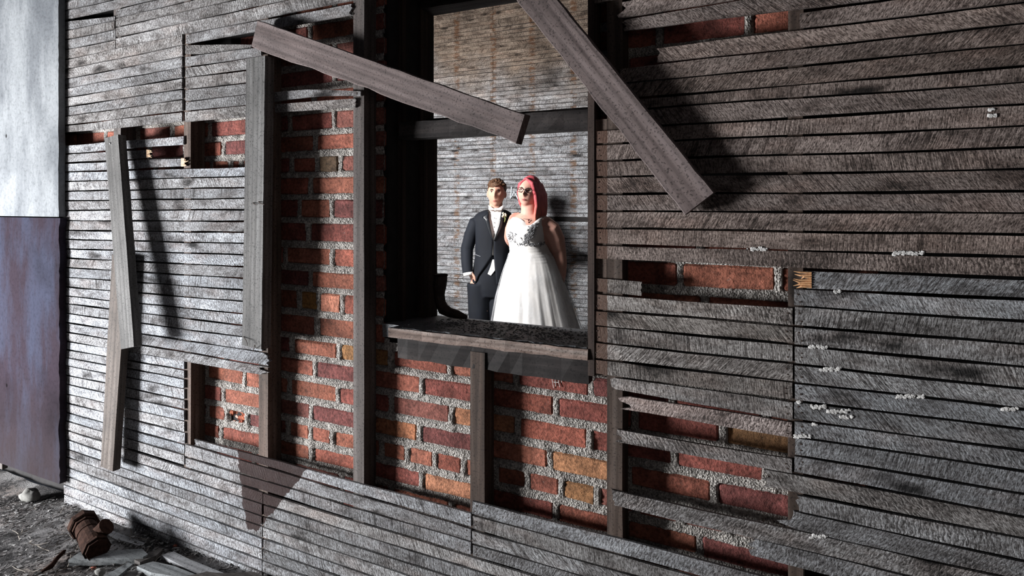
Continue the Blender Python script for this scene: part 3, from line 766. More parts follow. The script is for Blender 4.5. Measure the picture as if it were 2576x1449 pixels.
def floor_board(name, pts, th, mat, label, lift=.004, cat='plank'):
    """outline of the top face in the photo, lying on the floor"""
    top = [F(x, y, th+lift) for x, y in pts]; n = len(top)
    v = top+[p-Vector((0, 0, th)) for p in top]
    f = [tuple(range(n))]+[tuple(range(2*n-1, n-1, -1))]+[(i, i+n, (i+1) % n+n, (i+1) % n) for i in range(n)]
    bm = bmesh.new(); vs = [bm.verts.new(p) for p in v]
    for q in f: bm.faces.new([vs[i] for i in q])
    bmesh.ops.recalc_face_normals(bm, faces=bm.faces)
    c = sum(top, Vector())/n; c.z = lift
    for p in bm.verts: p.co -= c
    me = bpy.data.meshes.new(name); bm.to_mesh(me); bm.free(); me.materials.append(mat)
    o = bpy.data.objects.new(name, me); COL.objects.link(o); o.location = c
    return tag(o, label, cat)
M['fplank'] = wood_material('grey_floor_plank', (.11, .115, .12), (.22, .23, .235), (.33, .345, .35), 'X')
M['fplank2'] = wood_material('pale_floor_plank', (.18, .18, .185), (.32, .32, .33), (.44, .44, .45), 'X')
M['fdark'] = wood_material('dark_broken_wood', (.03, .026, .024), (.08, .07, .065), (.15, .135, .125), 'X')
floor_board('floor_plank', [(172, 1408), (200, 1389), (358, 1380), (372, 1394), (360, 1401)], .03, M['fplank'], 'short grey plank in front of the rusted pipe fitting')
floor_board('floor_plank', [(338, 1408), (388, 1385), (404, 1378), (409, 1383), (392, 1398), (352, 1414)], .022, M['fdark'], 'dark splintered wood chunk at the end of the short grey plank')
floor_board('floor_plank', [(405, 1396), (437, 1387), (480, 1408), (575, 1446), (560, 1460), (500, 1445)], .016, M['fplank2'], 'pale grey lath lying on the floor along the wall foot')
floor_board('floor_plank', [(344, 1424), (385, 1412), (440, 1424), (500, 1448), (490, 1458), (380, 1440)], .02, M['fplank'], 'dark grey board end half buried in the foreground dirt')
floor_board('floor_plank', [(262, 1448), (320, 1416), (334, 1419), (290, 1455)], .012, M['fplank'], 'narrow grey slat pointing away from the foreground dirt')
floor_board('floor_plank', [(266, 1328), (285, 1336), (365, 1366), (352, 1373), (300, 1358), (262, 1340)], .006, M['fplank2'], 'pale dusty strip between the rusted fitting and the laths')
floor_board('slate_shard', [(470, 1449), (520, 1438), (560, 1442), (640, 1438), (662, 1449), (650, 1480), (480, 1480)], .03, M['fdark'], 'dark jagged shard at the bottom edge of the picture', cat='shard')
# twig
mb = MB(); mb.tube([F(104, 1438, .012), F(128, 1425, .016), F(143, 1405, .018), F(160, 1388, .016), F(166, 1384, .02)], [.006, .011, .009, .008, .003], 8)
o = mb.build('twig', M['rust'], None, None, True); tag(o, 'crooked brown stick lying on pale concrete in the lower left', 'stick')
# stones
def rock(name, px, py, r, mat, label, cat='stone', sq=.7):
    c = F(px, py); sd_ = random.uniform(0, 50)
    mb = MB(); mb.ell((c.x, c.y, r*sq*.75), (r*1.2, r*.9, r*sq), 14, 10, lambda d, q: q*(1+.35*mnoise.noise(d*1.7+Vector((sd_, 0, 0)))))
    o = mb.build(name, mat, None, (.36, .11, .07), True); return tag(o, label, cat)
rock('rubble_stone', 76, 1258, .045, M['stone'], 'pale rounded rubble lump at the foot of the purple wall')
rock('pebble', 251, 1446, .02, M['stone'], 'pale blue grey pebble at the bottom edge near the slat')
rock('pebble', 268, 1420, .011, M['stone'], 'small white pebble below the short grey plank')
rock('brick_chip', 438, 1438, .014, M['brick'], 'red brick chip on the dark grey board end', 'brick chip')
rock('brick_chip', 412, 1449, .014, M['brick'], 'red brick chip nearest the bottom edge', 'brick chip')
rock('brick_chip', 441, 1377, .010, M['brick'], 'small red brick chip against the wall foot', 'brick chip')
rock('brick_chip', 235, 1432, .010, M['brick'], 'dull red brick chip beside the blue grey pebble', 'brick chip')
# litter that nobody could count
mb = MB(); 
for i in range(5200):
    px = random.uniform(-30, 640); py = random.uniform(1252, 1470)
    if py < 1262+max(0, (px-165))*.38 and px > 150: continue
    c = F(px, py); d = mnoise.noise(Vector((c.x*2.5, c.y*2.5, 9)))
    if d < -.05 and random.random() < .75: continue
    l = random.uniform(.002, .012)*(2 if random.random() < .06 else 1); wd = l*random.uniform(.15, .6); h = random.uniform(.001, .004); a = random.uniform(0, 3.14)
    ca, sa = math.cos(a), math.sin(a); tl = random.uniform(-.3, .3)
    v = []
    for (x, y, z) in [(-l, -wd, 0), (l, -wd*.7, tl*l), (l*.8, wd, tl*l), (-l*.9, wd*.8, 0)]: v.append((c.x+ca*x-sa*y, c.y+sa*x+ca*y, .006+max(z, 0)+h))
    v += [(p[0], p[1], p[2]-h) for p in v]
    mb.add(v, [(0, 1, 2, 3), (7, 6, 5, 4), (0, 4, 5, 1), (1, 5, 6, 2), (2, 6, 7, 3), (3, 7, 4, 0)])
t = NT('litter'); pos = t.n('NewGeometry').outputs['Position']
M['litter'] = t.out(t.ramp(t.n('TexVoronoi', Vector=pos, Scale=60.0).outputs['Color'], [(.2, (.03, .027, .026)), (.5, (.09, .08, .078)), (.75, (.24, .23, .225)), (.95, (.42, .41, .40))]), None, .9)
o = mb.build('floor_litter', M['litter']); tag(o, 'dark chips, splinters and crumbs strewn over the floor', 'litter', kind='stuff')
mb = MB()
for i in range(60):
    c = F(random.uniform(20, 480), random.uniform(1275, 1450)); a = random.uniform(0, 6.3); l = random.uniform(.03, .10)
    if c.y > -.03: continue
    p = [c+Vector((math.cos(a)*l*s+random.uniform(-.006, .006), math.sin(a)*l*s+random.uniform(-.006, .006), .010+random.uniform(0, .014))) for s in (0, .33, .66, 1)]
    mb.tube(p, .0013, 4)
o = mb.build('dry_stalks', plain('straw', (.22, .19, .16)), None); tag(o, 'thin dry stalks scattered over the dirt', 'litter', kind='stuff')

# ================================================================== PEOPLE
def loft(mb, rings, n=40, closed=True, fn=None, cap=True):
    """rings = (cx, cy, z, rx, ry)"""
    vs, fs = [], []
    for k, (cx, cy, z, rx, ry) in enumerate(rings):
        for i in range(n):
            t = 2*math.pi*i/n; p = Vector((cx+rx*math.cos(t), cy+ry*math.sin(t), z))
            vs.append(fn(p, t, k, (cx, cy)) if fn else p)
    for k in range(len(rings)-1):
        for i in range(n):
            a = k*n+i; b = k*n+(i+1) % n; fs.append((a, b, b+n, a+n))
    if cap: fs.append(tuple(range(n-1, -1, -1))); fs.append(tuple((len(rings)-1)*n+i for i in range(n)))
    return mb.add(vs, fs)
def dens(rings, m=4):
    out = []
    for a, b in zip(rings[:-1], rings[1:]):
        for k in range(m): out.append(tuple(a[i]+(b[i]-a[i])*k/m for i in range(5)))
    return out+[rings[-1]]
def remesh(name, mb, voxel, mat, parent, smooth=4):
    me = bpy.data.meshes.new('tmp'); me.from_pydata([tuple(v) for v in mb.v], [], mb.f); me.update()
    bm = bmesh.new(); bm.from_mesh(me); bmesh.ops.recalc_face_normals(bm, faces=bm.faces); bm.to_mesh(me); bm.free()
    t = bpy.data.objects.new('tmp', me); COL.objects.link(t)
    m = t.modifiers.new('r', 'REMESH'); m.mode = 'VOXEL'; m.voxel_size = voxel; m.use_smooth_shade = True
    if smooth: q = t.modifiers.new('s', 'SMOOTH'); q.iterations = smooth; q.factor = .5
    dg = bpy.context.evaluated_depsgraph_get(); nm = bpy.data.meshes.new_from_object(t.evaluated_get(dg))
    bpy.data.objects.remove(t); nm.name = name; nm.materials.clear(); nm.materials.append(mat)
    nm.polygons.foreach_set('use_smooth', [True]*len(nm.polygons))
    o = bpy.data.objects.new(name, nm); COL.objects.link(o); o.parent = parent
    return o
def skin_mat(name, c):
    t = NT(name); v = t.n('TexCoord').outputs['Object']
    n = t.noise(v, 40, 4); col = t.mix(t.ramp(n, [(.4, .0), (.7, .5)]), (*c, 1), (c[0]*1.0, c[1]*.80, c[2]*.76, 1))
    t.b.inputs['Subsurface Weight'].default_value = .08; t.b.inputs['Subsurface Radius'].default_value = (.012, .005, .003)
    return t.out(col, None, .55)
def cloth(name, c, rough=.85, sc=300, sheen=.2, var=.15):
    t = NT(name); v = t.n('TexCoord').outputs['Object']; n = t.noise(v, sc, 3)
    f = t.noise(t.mapping(v, (7, 7, 3)), 1, 3)
    t.b.inputs['Sheen Weight'].default_value = sheen
    return t.out(t.mix(1.0, (*c, 1), t.ramp(f, [(.3, 1-var), (.7, 1+var)]), 'MULTIPLY'), t.bump(t.math('ADD', t.math('MULTIPLY', n, .15), f), .35, .01), rough)
def head_fn(jaw, r):
    def fn(d, q):
        x, y, z = d.x, d.y, d.z
        if z < 0: q.x *= 1-jaw*(-z)**1.6; q.y *= 1-(.10 if y < 0 else .38)*(-z)**1.5
        if y > 0: q.y *= 1.10
        if y < 0:
            fr = -y
            q.y -= .026*math.exp(-(x/.15)**2-((z+.20)/.15)**2)*fr            # nose tip
            q.y -= .013*math.exp(-(x/.11)**2-((z-.02)/.22)**2)*fr            # bridge
            for s in (-1, 1): q.y += .015*math.exp(-((x-s*.40)/.19)**2-((z-.10)/.12)**2)*fr     # eye sockets
            q.y -= .005*math.exp(-(x/.5)**2-((z-.28)/.10)**2)*fr             # brow
            q.y -= .006*math.exp(-(x/.25)**2-((z+.52)/.09)**2)*fr            # lips
            q.y += .004*math.exp(-(x/.3)**2-((z+.66)/.06)**2)*fr
            q.y -= .008*math.exp(-(x/.28)**2-((z+.84)/.13)**2)*fr            # chin
            for s in (-1, 1): q.y -= .004*math.exp(-((x-s*.5)/.2)**2-((z+.15)/.2)**2)*fr        # cheeks
        return q
    return fn
def head(mb, c, r, R, jaw=.34):
    f = head_fn(jaw, r)
    mb.ell((0, 0, 0), r, 56, 44, lambda d, q: Vector(c)+R @ f(d, q)-Vector((0, 0, 0)))
    for s in (-1, 1):
        mb.ell((0, 0, 0), (.010, .017, .030), 10, 10, lambda d, q, s=s: Vector(c)+R @ (q+Vector((s*(r[0]+.002), .012, -.008))))
def face(root, c, R, r, browc, lipc, irisc, brow_w=.0035):
    f = head_fn(.34, r)
    def surf(x, z, off):
        y = -math.sqrt(max(.01, 1-x*x-z*z)); d = Vector((x, y, z)); q = f(d, Vector((d.x*r[0], d.y*r[1], d.z*r[2])))
        return Vector(c)+R @ (q+Vector((0, -off, 0)))
    white = plain('eye_white', (.55, .52, .50), .3, .05, 20, 0, .5); iris = plain('iris', irisc, .2, .1, 20, 0, .5)
    for s in (-1, 1):
        p = surf(s*.40, .10, -.006); mb = MB(); mb.ell(p, (.0135, .0105, .0072), 14, 10); e = mb.build('eye', white, root, None, True)
        mb = MB(); mb.ell(p+R @ Vector((0, -.0085, 0)), (.0062, .0032, .0064), 10, 8); mb.build('iris', iris, root, None, True)
        mb = MB(); mb.tube([surf(s*(.20+.09*k), .215+.05*math.sin(k*.8), .0015) for k in range(5)], [brow_w*.7, brow_w, brow_w, brow_w*.8, brow_w*.4], 6); mb.build('eyebrow', plain('brow', browc, .8), root, None, True)
        mb = MB(); mb.tube([surf(s*(.24+.08*k), .125+.05*math.sin(k*.8), .001) for k in range(5)], [.001, .0030, .0034, .003, .001], 6); mb.build('eyelid', plain('lid', tuple(q*.22 for q in lipc), .7), root, None, True)
    mb = MB(); mb.tube([surf(-.27+.054*k, -.515+.012*math.cos(k*1.2), .0005) for k in range(11)], [.0008]+[.0028+.001*math.sin(k*.31) for k in range(9)]+[.0008], 8); mb.tube([surf(-.21+.042*k, -.56, .0005) for k in range(11)], [.0008]+[.0036]*9+[.0008], 8); mb.build('lips', plain('lips', lipc, .5), root, None, True)
def hand(mb, w, d, side, palm=.085, curl=.25):
    """w wrist, d pointing direction, side = thumb direction"""
    d = Vector(d).normalized(); side = Vector(side).normalized(); nrm = d.cross(side).normalized()
    mb.tube([Vector(w), w+d*.03, w+d*palm], [.025, .034, .033], 12, True, .48)
    for k, (o_, l) in enumerate([(.026, .068), (.009, .077), (-.009, .072), (-.026, .056)]):
        b = w+d*(palm-.006)+side*o_
        p1 = b+d*l*.45+nrm*l*curl*.3; p2 = p1+d*l*.32+nrm*l*curl; p3 = p2+d*l*.22+nrm*l*curl*1.4
        mb.tube([b, p1, p2, p3], [.0095, .0088, .008, .006], 8)
    b = w+d*.025+side*.026
    mb.tube([b, b+d*.03+side*.022, b+d*.062+side*.026+nrm*.012], [.013, .011, .008], 8)

# ---------------------------------------------------------------- groom
GT = 5.06; GS = FPX/GT; gxd, gyd = ray(1240)
groom = empty('person', (gxd*GT, gyd*GT-CD, 0), PSI)
tag(groom, 'standing man in a dark suit with white bow tie and boutonniere, hand in pocket', 'person')
def g(px, py, d=0.0): return Vector(((px-1240)/GS, d, CH+(PY0-py)/GS))
def gr(xl, xr, py, ry, cy=0.0): return ((((xl+xr)/2)-1240)/GS, cy, CH+(PY0-py)/GS, (xr-xl)/2/GS, ry)
SK = skin_mat('fair_skin', (.58, .335, .255))
Rg = Matrix.Rotation(math.radians(-7), 3, 'Z') @ Matrix.Rotation(math.radians(3), 3, 'Y')
hc = g(1249, 487, -.015); hr = (.074, .094, .119)
mb = MB(); head(mb, hc, hr, Rg)
mb.tube([g(1247, 540, .01), g(1247, 522, .005), g(1248, 505, .0)], [.066, .056, .056], 18)
loft(mb, dens([gr(1210, 1275, 532, .06), gr(1202, 1282, 548, .085), gr(1198, 1284, 580, .10), gr(1202, 1280, 630, .095), gr(1200, 1280, 690, .10), gr(1205, 1276, 735, .09)], 3), 28)
mb.tube([g(1206, 560), g(1186, 592, .02), g(1178, 630, .02), g(1179, 665, -.03), g(1183, 686, -.05)], [.046, .040, .036, .031, .027], 14)
hand(mb, g(1182, 680, -.045), (.42, .30, -1), (.6, -1, 0), .07)
mb.tube([g(1278, 560), g(1300, 597, .08), g(1312, 630, .16)], [.044, .042, .038], 14); mb.tube([g(1312, 630, .16), g(1345, 625, .22), g(1372, 622, .20)], [.042, .036, .029], 14)
hand(mb, g(1372, 622, .20), (1, -.15, 0), (0, 0, 1))
for cx, sx in ((1206, -1), (1256, 1)):
    mb.tube([g(cx+sx*2, 715), g(cx, 780, -.01), g(cx-1, 850, .0), g(cx-2, 920, .02), g(cx-2, 983, .02)], [.088, .078, .056, .052, .040], 16)
    mb.ell(g(cx-2, 983, -.05)+Vector((0, 0, .025)), (.045, .125, .038), 16, 10)
body = remesh('body', mb, .0055, SK, groom, 2)
face(groom, hc, Rg, hr, (.045, .024, .014), (.36, .13, .11), (.03, .025, .02), .0052)
# hair
t = NT('brown_hair'); v = t.n('TexCoord').outputs['Object']; n_ = t.noise(t.mapping(v, (150, 40, 110), rot=(0, .5, 0)), 1, 4, .7)
HB = t.out(t.ramp(n_, [(.3, (.022, .011, .006)), (.55, (.10, .05, .026)), (.75, (.22, .12, .065))]), t.bump(n_, .8, .006), .55)
mb = MB()
def hairfn(d, q):
    q = q*(1+.06*mnoise.noise(d*5)+.05*mnoise.noise(d*13)); 
    return hc+Rg @ (q+Vector((0, .024, .040)))
mb.ell((0, 0, 0), (hr[0]+.006, hr[1]*1.0, hr[2]*.77), 48, 34, hairfn)
for k in range(26):
    u = k/25; x = -.068+.135*u
    a = Vector((x*.55-.01, -.045+.02*abs(u-.5), .118-.03*abs(u-.5))); b = Vector((x*.95, -.090+.045*abs(u-.5)*2, .092-.045*abs(u-.55))); c = Vector((x*1.06+.012, -.096+.06*(abs(u-.5)*2)**2, .072-.016*math.sin(u*5)-.022*(abs(u-.5)*2)**2+random.uniform(-.006, .006)))
    mb.tube([hc+Rg @ p for p in (a, b, c)], [.012, .011, .004], 7)
for k in range(60):
    u = random.random(); x = -.07+.14*u; y0 = random.uniform(-.09, .05); zb = .112-.9*x*x*9
    a = Vector((x*.8, y0+.02, zb-.012)); c = Vector((x*.95+.018, y0-.022, zb+random.uniform(-.012, .010)))
    mb.tube([hc+Rg @ a, hc+Rg @ ((a+c)/2+Vector((0, 0, .009))), hc+Rg @ c], [.008, .008, .002], 6)
remesh('hair', mb, .004, HB, groom, 0)
# trousers
SUIT = cloth('charcoal_suit_cloth', (.0075, .0095, .0145), .8, 300, 0.0, .3)
mb = MB(); loft(mb, dens([gr(1203, 1278, 640, .108), gr(1196, 1281, 690, .114), gr(1190, 1283, 725, .112), gr(1192, 1280, 745, .10)], 3), 32)
for cx, sx in ((1204, -1), (1256, 1)):
    mb.tube([g(cx+sx*1, 712), g(cx, 745), g(cx-1, 780, -.012), g(cx-1, 850, -.005), g(cx-1, 920, .01), g(cx-1, 972, .01)], [.098, .094, .085, .074, .069, .066], 20)
remesh('trousers', mb, .009, SUIT, groom, 5)
for cx in (1204, 1256):
    mb = MB(); p = g(cx-1, 983, -.055); p.z = .036; mb.ell(p, (.050, .138, .036), 20, 12, lambda d, q: Vector((q.x, q.y, max(q.z, -.034)))); mb.build('shoe', plain('black_leather', (.012, .011, .011), .3, .2, 30, .1, .5), groom, None, True)
# shirt
WHT = cloth('white_shirt_cloth', (.78, .76, .75), .8)
mb = MB(); loft(mb, dens([gr(1229, 1266, 523, .060, .004), gr(1228, 1267, 530, .066, .004), gr(1206, 1286, 536, .085), gr(1194, 1290, 550, .106), gr(1200, 1284, 590, .112), gr(1203, 1280, 640, .104)], 4), 36, cap=False)
for k in range(4): pass
mb.build('shirt', WHT, groom, None, True)
for s_, pts in ((-1, [(1229, 516), (1246, 527), (1240, 541), (1231, 530)]), (1, [(1266, 516), (1248, 527), (1255, 541), (1264, 530)])):
    v = [g(x, y, -.064-.010*(k in (1, 2))) for k, (x, y) in enumerate(pts)]; v += [p+Vector((0, .006, 0)) for p in v]
    mobj('collar_wing', v, [(0, 1, 2, 3), (7, 6, 5, 4), (0, 4, 5, 1), (1, 5, 6, 2), (2, 6, 7, 3), (3, 7, 4, 0)], WHT, groom)
tie = cloth('white_satin', (.80, .75, .70), .45)
mb = MB()
for s_ in (-1, 1): mb.tube([g(1247, 527, -.090), g(1247+s_*6, 527, -.092), g(1247+s_*15, 526.5, -.084)], [.007, .013, .021], 14, True, .5)
mb.ell(g(1247, 527, -.092), (.010, .010, .012), 12, 8); remesh('bow_tie', mb, .003, tie, groom, 1)
for k in range(4):
    mb = MB(); mb.ell(g(1245-.6*k, 548+k*11, -.113+.001*k), (.0035, .003, .0035), 8, 6); mb.build('shirt_button', plain('stud_button', (.05, .05, .05), .3), groom, None, True)
# waistcoat tip
mb = MB(); pts = [(1240, 650), (1244, 650), (1246, 676), (1236, 689), (1228, 685), (1235, 668)]
v = [g(x, y, -.121) for x, y in pts]; n = len(v); v += [p+Vector((0, .010, 0)) for p in v]
mobj('waistcoat_point', v, [tuple(range(n)), tuple(range(2*n-1, n-1, -1))]+[(i, i+n, (i+1) % n+n, (i+1) % n) for i in range(n)], WHT, groom)
# waistcoat V
mb = MB(); v, f = [], []
VEST = cloth('cream_waistcoat', (.62, .56, .50), .6)
# jacket
jr = [(527, 1226, 1269, .068), (530, 1215, 1277, .080), (535, 1204, 1284, .092), (541, 1196, 1289, .103), (552, 1190, 1293, .116), (575, 1193, 1290, .122), (600, 1196, 1285, .122), (640, 1196, 1283, .122), (670, 1191, 1285, .126), (697, 1188, 1286, .128), (712, 1190, 1284, .126)]
gap = [(527, 1230, 1263), (548, 1231, 1259), (570, 1235, 1254), (590, 1239, 1247), (603, 1241.6, 1243.4), (612, 1241, 1243), (640, 1239, 1243.5), (665, 1222, 1246), (690, 1204, 1248), (712, 1196, 1250)]
def interp(tab, y, i):
    for a, b in zip(tab[:-1], tab[1:]):
        if a[0] <= y <= b[0]: return a[i]+(b[i]-a[i])*(y-a[0])/(b[0]-a[0])
    return tab[-1][i]
def jpt(py, px=None, ang=None, off=0.0):
    xl, xr, ry = (interp(jr, py, k) for k in (1, 2, 3)); cx = (xl+xr)/2; rx = (xr-xl)/2
    if ang is None: ang = math.acos(max(-1, min(1, (px-cx)/rx)))
    dr = .006*mnoise.noise(Vector((ang*1.6, py*.02, 3)))
    return Vector(((cx+(rx+off*GS)*math.cos(ang)-1240)/GS+dr*math.cos(ang), -(ry+off+dr)*math.sin(ang), CH+(PY0-py)/GS)), ang
vs, fs = [], []; NA = 64; NY = 46
for j in range(NY+1):
    py = 527+(712-527)*j/NY
    al = jpt(py, interp(gap, py, 1))[1]; ar = jpt(py, interp(gap, py, 2))[1]
    for i in range(NA+1):
        a = ar+(al-2*math.pi-ar)*i/NA; vs.append(jpt(py, ang=a)[0])
for j in range(NY):
    for i in range(NA): a = j*(NA+1)+i; fs.append((a, a+1, a+NA+2, a+NA+1))
jk = mobj('jacket', vs, fs, SUIT, groom, None, True)
m = jk.modifiers.new('thick', 'SOLIDIFY'); m.thickness = .006; m.offset = 1
mb = MB(); mb.tube([g(1208, 552), g(1197, 560), g(1184, 592, .02), g(1174, 628, .02), g(1175, 660, -.02), g(1178, 686, -.045)], [.040, .060, .058, .054, .049, .044], 22); remesh('sleeve', mb, .006, SUIT, groom, 4)
mb = MB(); mb.tube([g(1278, 552), g(1288, 560), g(1301, 595, .08), g(1312, 632, .16), g(1340, 627, .215), g(1364, 623, .205)], [.040, .060, .058, .054, .049, .044], 22); remesh('sleeve', mb, .006, SUIT, groom, 4)
mb = MB(); mb.tube([g(1178.3, 684, -.045), g(1179.5, 691, -.049)], [.0425, .042], 20); mb.build('cuff', WHT, groom, None, True)
SAT = plain('black_satin', (.010, .012, .016), .32, .2, 40, .1, .5)
for s_, k in ((-1, 1), (1, 2)):
    vs, fs = [], []; N = 20
    for j in range(N+1):
        py = 529+(603-529)*j/N; e = interp(gap, py, k); u = j/N
        wdt = (13*math.sin(min(1, u*1.9+.12)*math.pi/2)*(1-u)**.55 + (7 if .16 < u < .30 else 0))
        for q in range(4): vs.append(jpt(py, e+s_*wdt*q/3-s_*.6, off=.008)[0])
    for j in range(N):
        for q in range(3): a = j*4+q; fs.append((a, a+1, a+5, a+4))
    l = mobj('lapel', vs, fs, SAT, groom, None, True); md = l.modifiers.new('t', 'SOLIDIFY'); md.thickness = .005; md.offset = 0
mb = MB(); mb.tube([jpt(639, 1199, off=.008)[0], jpt(641, 1205, off=.008)[0], jpt(642.5, 1211, off=.008)[0]], .0022, 6); mb.build('pocket_welt', plain('grey_trim', (.22, .23, .25), .5), groom)
# boutonniere
bt = MB(); bc = jpt(540, 1267, off=.016)[0]
for k in range(11):
    mb2 = None; p = bc+Vector((random.uniform(-.016, .016), random.uniform(-.012, .004), random.uniform(-.018, .014))); bt.ell(p, (.0085,)*3, 8, 6, lambda d, q: q*random.uniform(.7, 1.2))
bt.build('boutonniere_flowers', plain('cream_petals', (.74, .72, .55), .8, .3, 80), groom)
bt = MB(); bt.tube([bc+Vector((.002, 0, -.012)), bc+Vector((.006, -.002, -.035)), bc+Vector((-.002, -.002, -.060))], [.006, .005, .006], 8)
for k in range(5): a = bc+Vector((random.uniform(-.01, .01), -.002, -.012)); bt.tube([a, a+Vector((random.uniform(-.018, .018), -.004, random.uniform(-.016, .012)))], [.004, .001], 5)
bt.build('boutonniere_stem', plain('leaf_green', (.30, .36, .14), .7), groom)

# ---------------------------------------------------------------- bride
BT = 4.72; BS = FPX/BT; bxd, byd = ray(1330)
bride = empty('person', (bxd*BT, byd*BT-CD, 0), PSI)
tag(bride, 'standing woman with long coral hair, glasses and a white wedding gown', 'person')
def b(px, py, d=0.0): return Vector(((px-1330)/BS, d, CH+(PY0-py)/BS))
def brg(xl, xr, py, ry, cy=0.0): return ((((xl+xr)/2)-1330)/BS, cy, CH+(PY0-py)/BS, (xr-xl)/2/BS, ry)
SKB = skin_mat('light_skin', (.60, .35, .285))
Rb = Matrix.Rotation(math.radians(-20), 3, 'Z') @ Matrix.Rotation(math.radians(6), 3, 'Y') @ Matrix.Rotation(math.radians(-5), 3, 'X')
bc_ = b(1328, 485, -.02); br2 = (.078, .094, .116)
mb = MB(); head(mb, bc_, br2, Rb, .26)
mb.tube([b(1332, 552, .0), b(1331, 530, .0), b(1331, 508, .0)], [.080, .064, .064], 18)
loft(mb, dens([brg(1306, 1362, 538, .06), brg(1292, 1384, 549, .10), brg(1283, 1378, 565, .13), brg(1279, 1372, 590, .15), brg(1284, 1378, 635, .145), brg(1276, 1392, 690, .16), brg(1280, 1390, 740, .14)], 3), 36)
mb.tube([b(1366, 560), b(1384, 578, .0), b(1396, 605, .01), b(1404, 634, .015), b(1408, 662, -.005), b(1408, 690, -.02), b(1407, 714, -.03)], [.066, .082, .082, .066, .058, .050, .034], 20)
hand(mb, b(1407, 712, -.03), (-.05, -.10, -1), (-.35, -1, 0))
mb.tube([b(1302, 554), b(1292, 582, .16), b(1284, 615, .34)], [.072, .072, .060], 18); mb.tube([b(1284, 615, .34), b(1262, 628, .50), b(1240, 630, .57)], [.060, .048, .033], 16)
hand(mb, b(1240, 630, .57), (-1, -.1, 0), (0, 0, 1))
for cx in (1316, 1356):
    mb.tube([b(cx, 730), b(cx, 800), b(cx, 870), b(cx, 940, .02), b(cx, 985, .02)], [.11, .095, .065, .06, .045], 14); p = b(cx, 990, -.04); p.z = .045; mb.ell(p, (.042, .115, .038), 14, 10)
remesh('body', mb, .006, SKB, bride, 2)
face(bride, bc_, Rb, br2, (.16, .07, .05), (.36, .11, .11), (.07, .05, .04), .003)
# glasses
gm = plain('black_glasses_frame', (.012, .010, .012), .3, .1, 20, 0, .5)
def fp(x, y, z): return bc_+Rb @ Vector((x, y, z))
for s_ in (-1, 1):
    mb = MB(); ring = [fp(s_*.034+.026*math.cos(t), -.098+.010*abs(math.cos(t)) if s_*math.cos(t) > 0 else -.100, .010+.018*math.sin(t)) for t in [k*math.pi/12 for k in range(25)]]
    mb.tube(ring, .0026, 6, False); mb.build('glasses_rim', gm, bride, None, True)
    mb = MB(); mb.tube([fp(s_*.060, -.088, .016), fp(s_*.080, -.040, .014), fp(s_*.084, .01, .010)], .0022, 6); mb.build('glasses_arm', gm, bride)
mb = MB(); mb.tube([fp(-.009, -.101, .014), fp(0, -.105, .016), fp(.009, -.101, .014)], .0024, 6); mb.build('glasses_bridge', gm, bride)
# hair
t = NT('coral_hair'); v = t.n('TexCoord').outputs['Object']; zz = t.n('SeparateXYZ', i0=v).outputs[2]
strand = t.noise(t.mapping(v, (160, 160, 9)), 1, 3, .6)
hcol = t.ramp(t.math('ADD', zz, -1.25), [(.10, (.82, .29, .13)), (.20, (.70, .19, .14)), (.34, (.56, .105, .12)), (.5, (.56, .10, .125))])
M['hair2'] = t.out(t.mix(1.0, hcol, t.ramp(strand, [(.3, .45), (.6, 1.15)]), 'MULTIPLY'), t.bump(strand, .5, .004), .5)
mb = MB()
def hf(d, q):
    q = q*(1+.03*mnoise.noise(d*4)); return bc_+Rb @ (q+Vector((.008, .030, .022)))
mb.ell((0, 0, 0), (.090, .100, .122), 40, 30, hf)
for k in range(30):
    u = k/29; o1 = random.uniform(-.008, .008)
    top = b(1322+20*u, 449+3*u, -.075+.10*u); p1 = b(1338+24*u, 462+3*u, -.098+.115*u); p2 = b(1346+26*u, 490, -.088+.115*u)
    p3 = b(1349+24*u, 518, -.080+.10*u); p4 = b(1345+27*u, 540+3*math.sin(k), -.098+.10*u); p5 = b(1342+27*u+random.uniform(-3, 3), 556-8*u+random.uniform(-5, 5), -.108+.10*u)
    mb.tube([top, p1, p2, p3, p4, p5], [.010, .016, .018, .017, .014, .004], 8)
for k in range(10):
    u = k/9; mb.tube([b(1322, 450, -.06+.08*u), b(1309-3*u, 462, -.055+.07*u), b(1305-2*u, 482, -.035+.06*u), b(1310-2*u, 512, -.005+.05*u), b(1320, 534, .03+.03*u)], [.007, .010, .010, .010, .004], 7)
remesh('hair', mb, .0055, M['hair2'], bride, 1)
# gown
GOWN = cloth('white_gown_satin', (.78, .765, .75), .6, 220, .3, .10)
dr = [(546, 1290, 1376, .112), (556, 1280, 1374, .135), (572, 1274, 1372, .165), (592, 1273, 1371, .172), (612, 1280, 1374, .160), (632, 1282, 1384, .160), (650, 1277, 1396, .170), (690, 1264, 1413, .21), (740, 1252, 1430, .25), (800, 1243, 1449, .29), (870, 1233, 1471, .33), (975, 1222, 1503, .38), (998, 1220, 1508, .385)]
def gown_pt(py, t, off=0.0, amp=1.0):
    xl, xr, ry = (interp(dr, py, k) for k in (1, 2, 3)); cx = ((xl+xr)/2-1330)/BS; rx = (xr-xl)/2/BS
    k = max(0, (py-640)/360)
    f = 1+amp*(k**.7)*(.030*math.sin(11*t+.8*math.sin(3*t))+.022*math.sin(23*t+1+py*.004)+.012*math.sin(41*t+2*math.sin(5*t)))
    if 596 < py < 660: f += .006*math.sin(py*.9+3*t)
    z = CH+(PY0-py)/BS
    fr = max(0, -math.sin(t))
    if py < 575:                         # neckline: higher at the straps, lower between
        z -= (575-py)/29*.050*math.exp(-((math.cos(t)+.02)/.42)**2)*(1 if math.sin(t) < 0 else .7)
    return Vector((cx+(rx*f+off)*math.cos(t), (ry*f+off)*math.sin(t), z))
ys = [546+k*2.5 for k in range(48)]+[666+k*6.92 for k in range(48)]
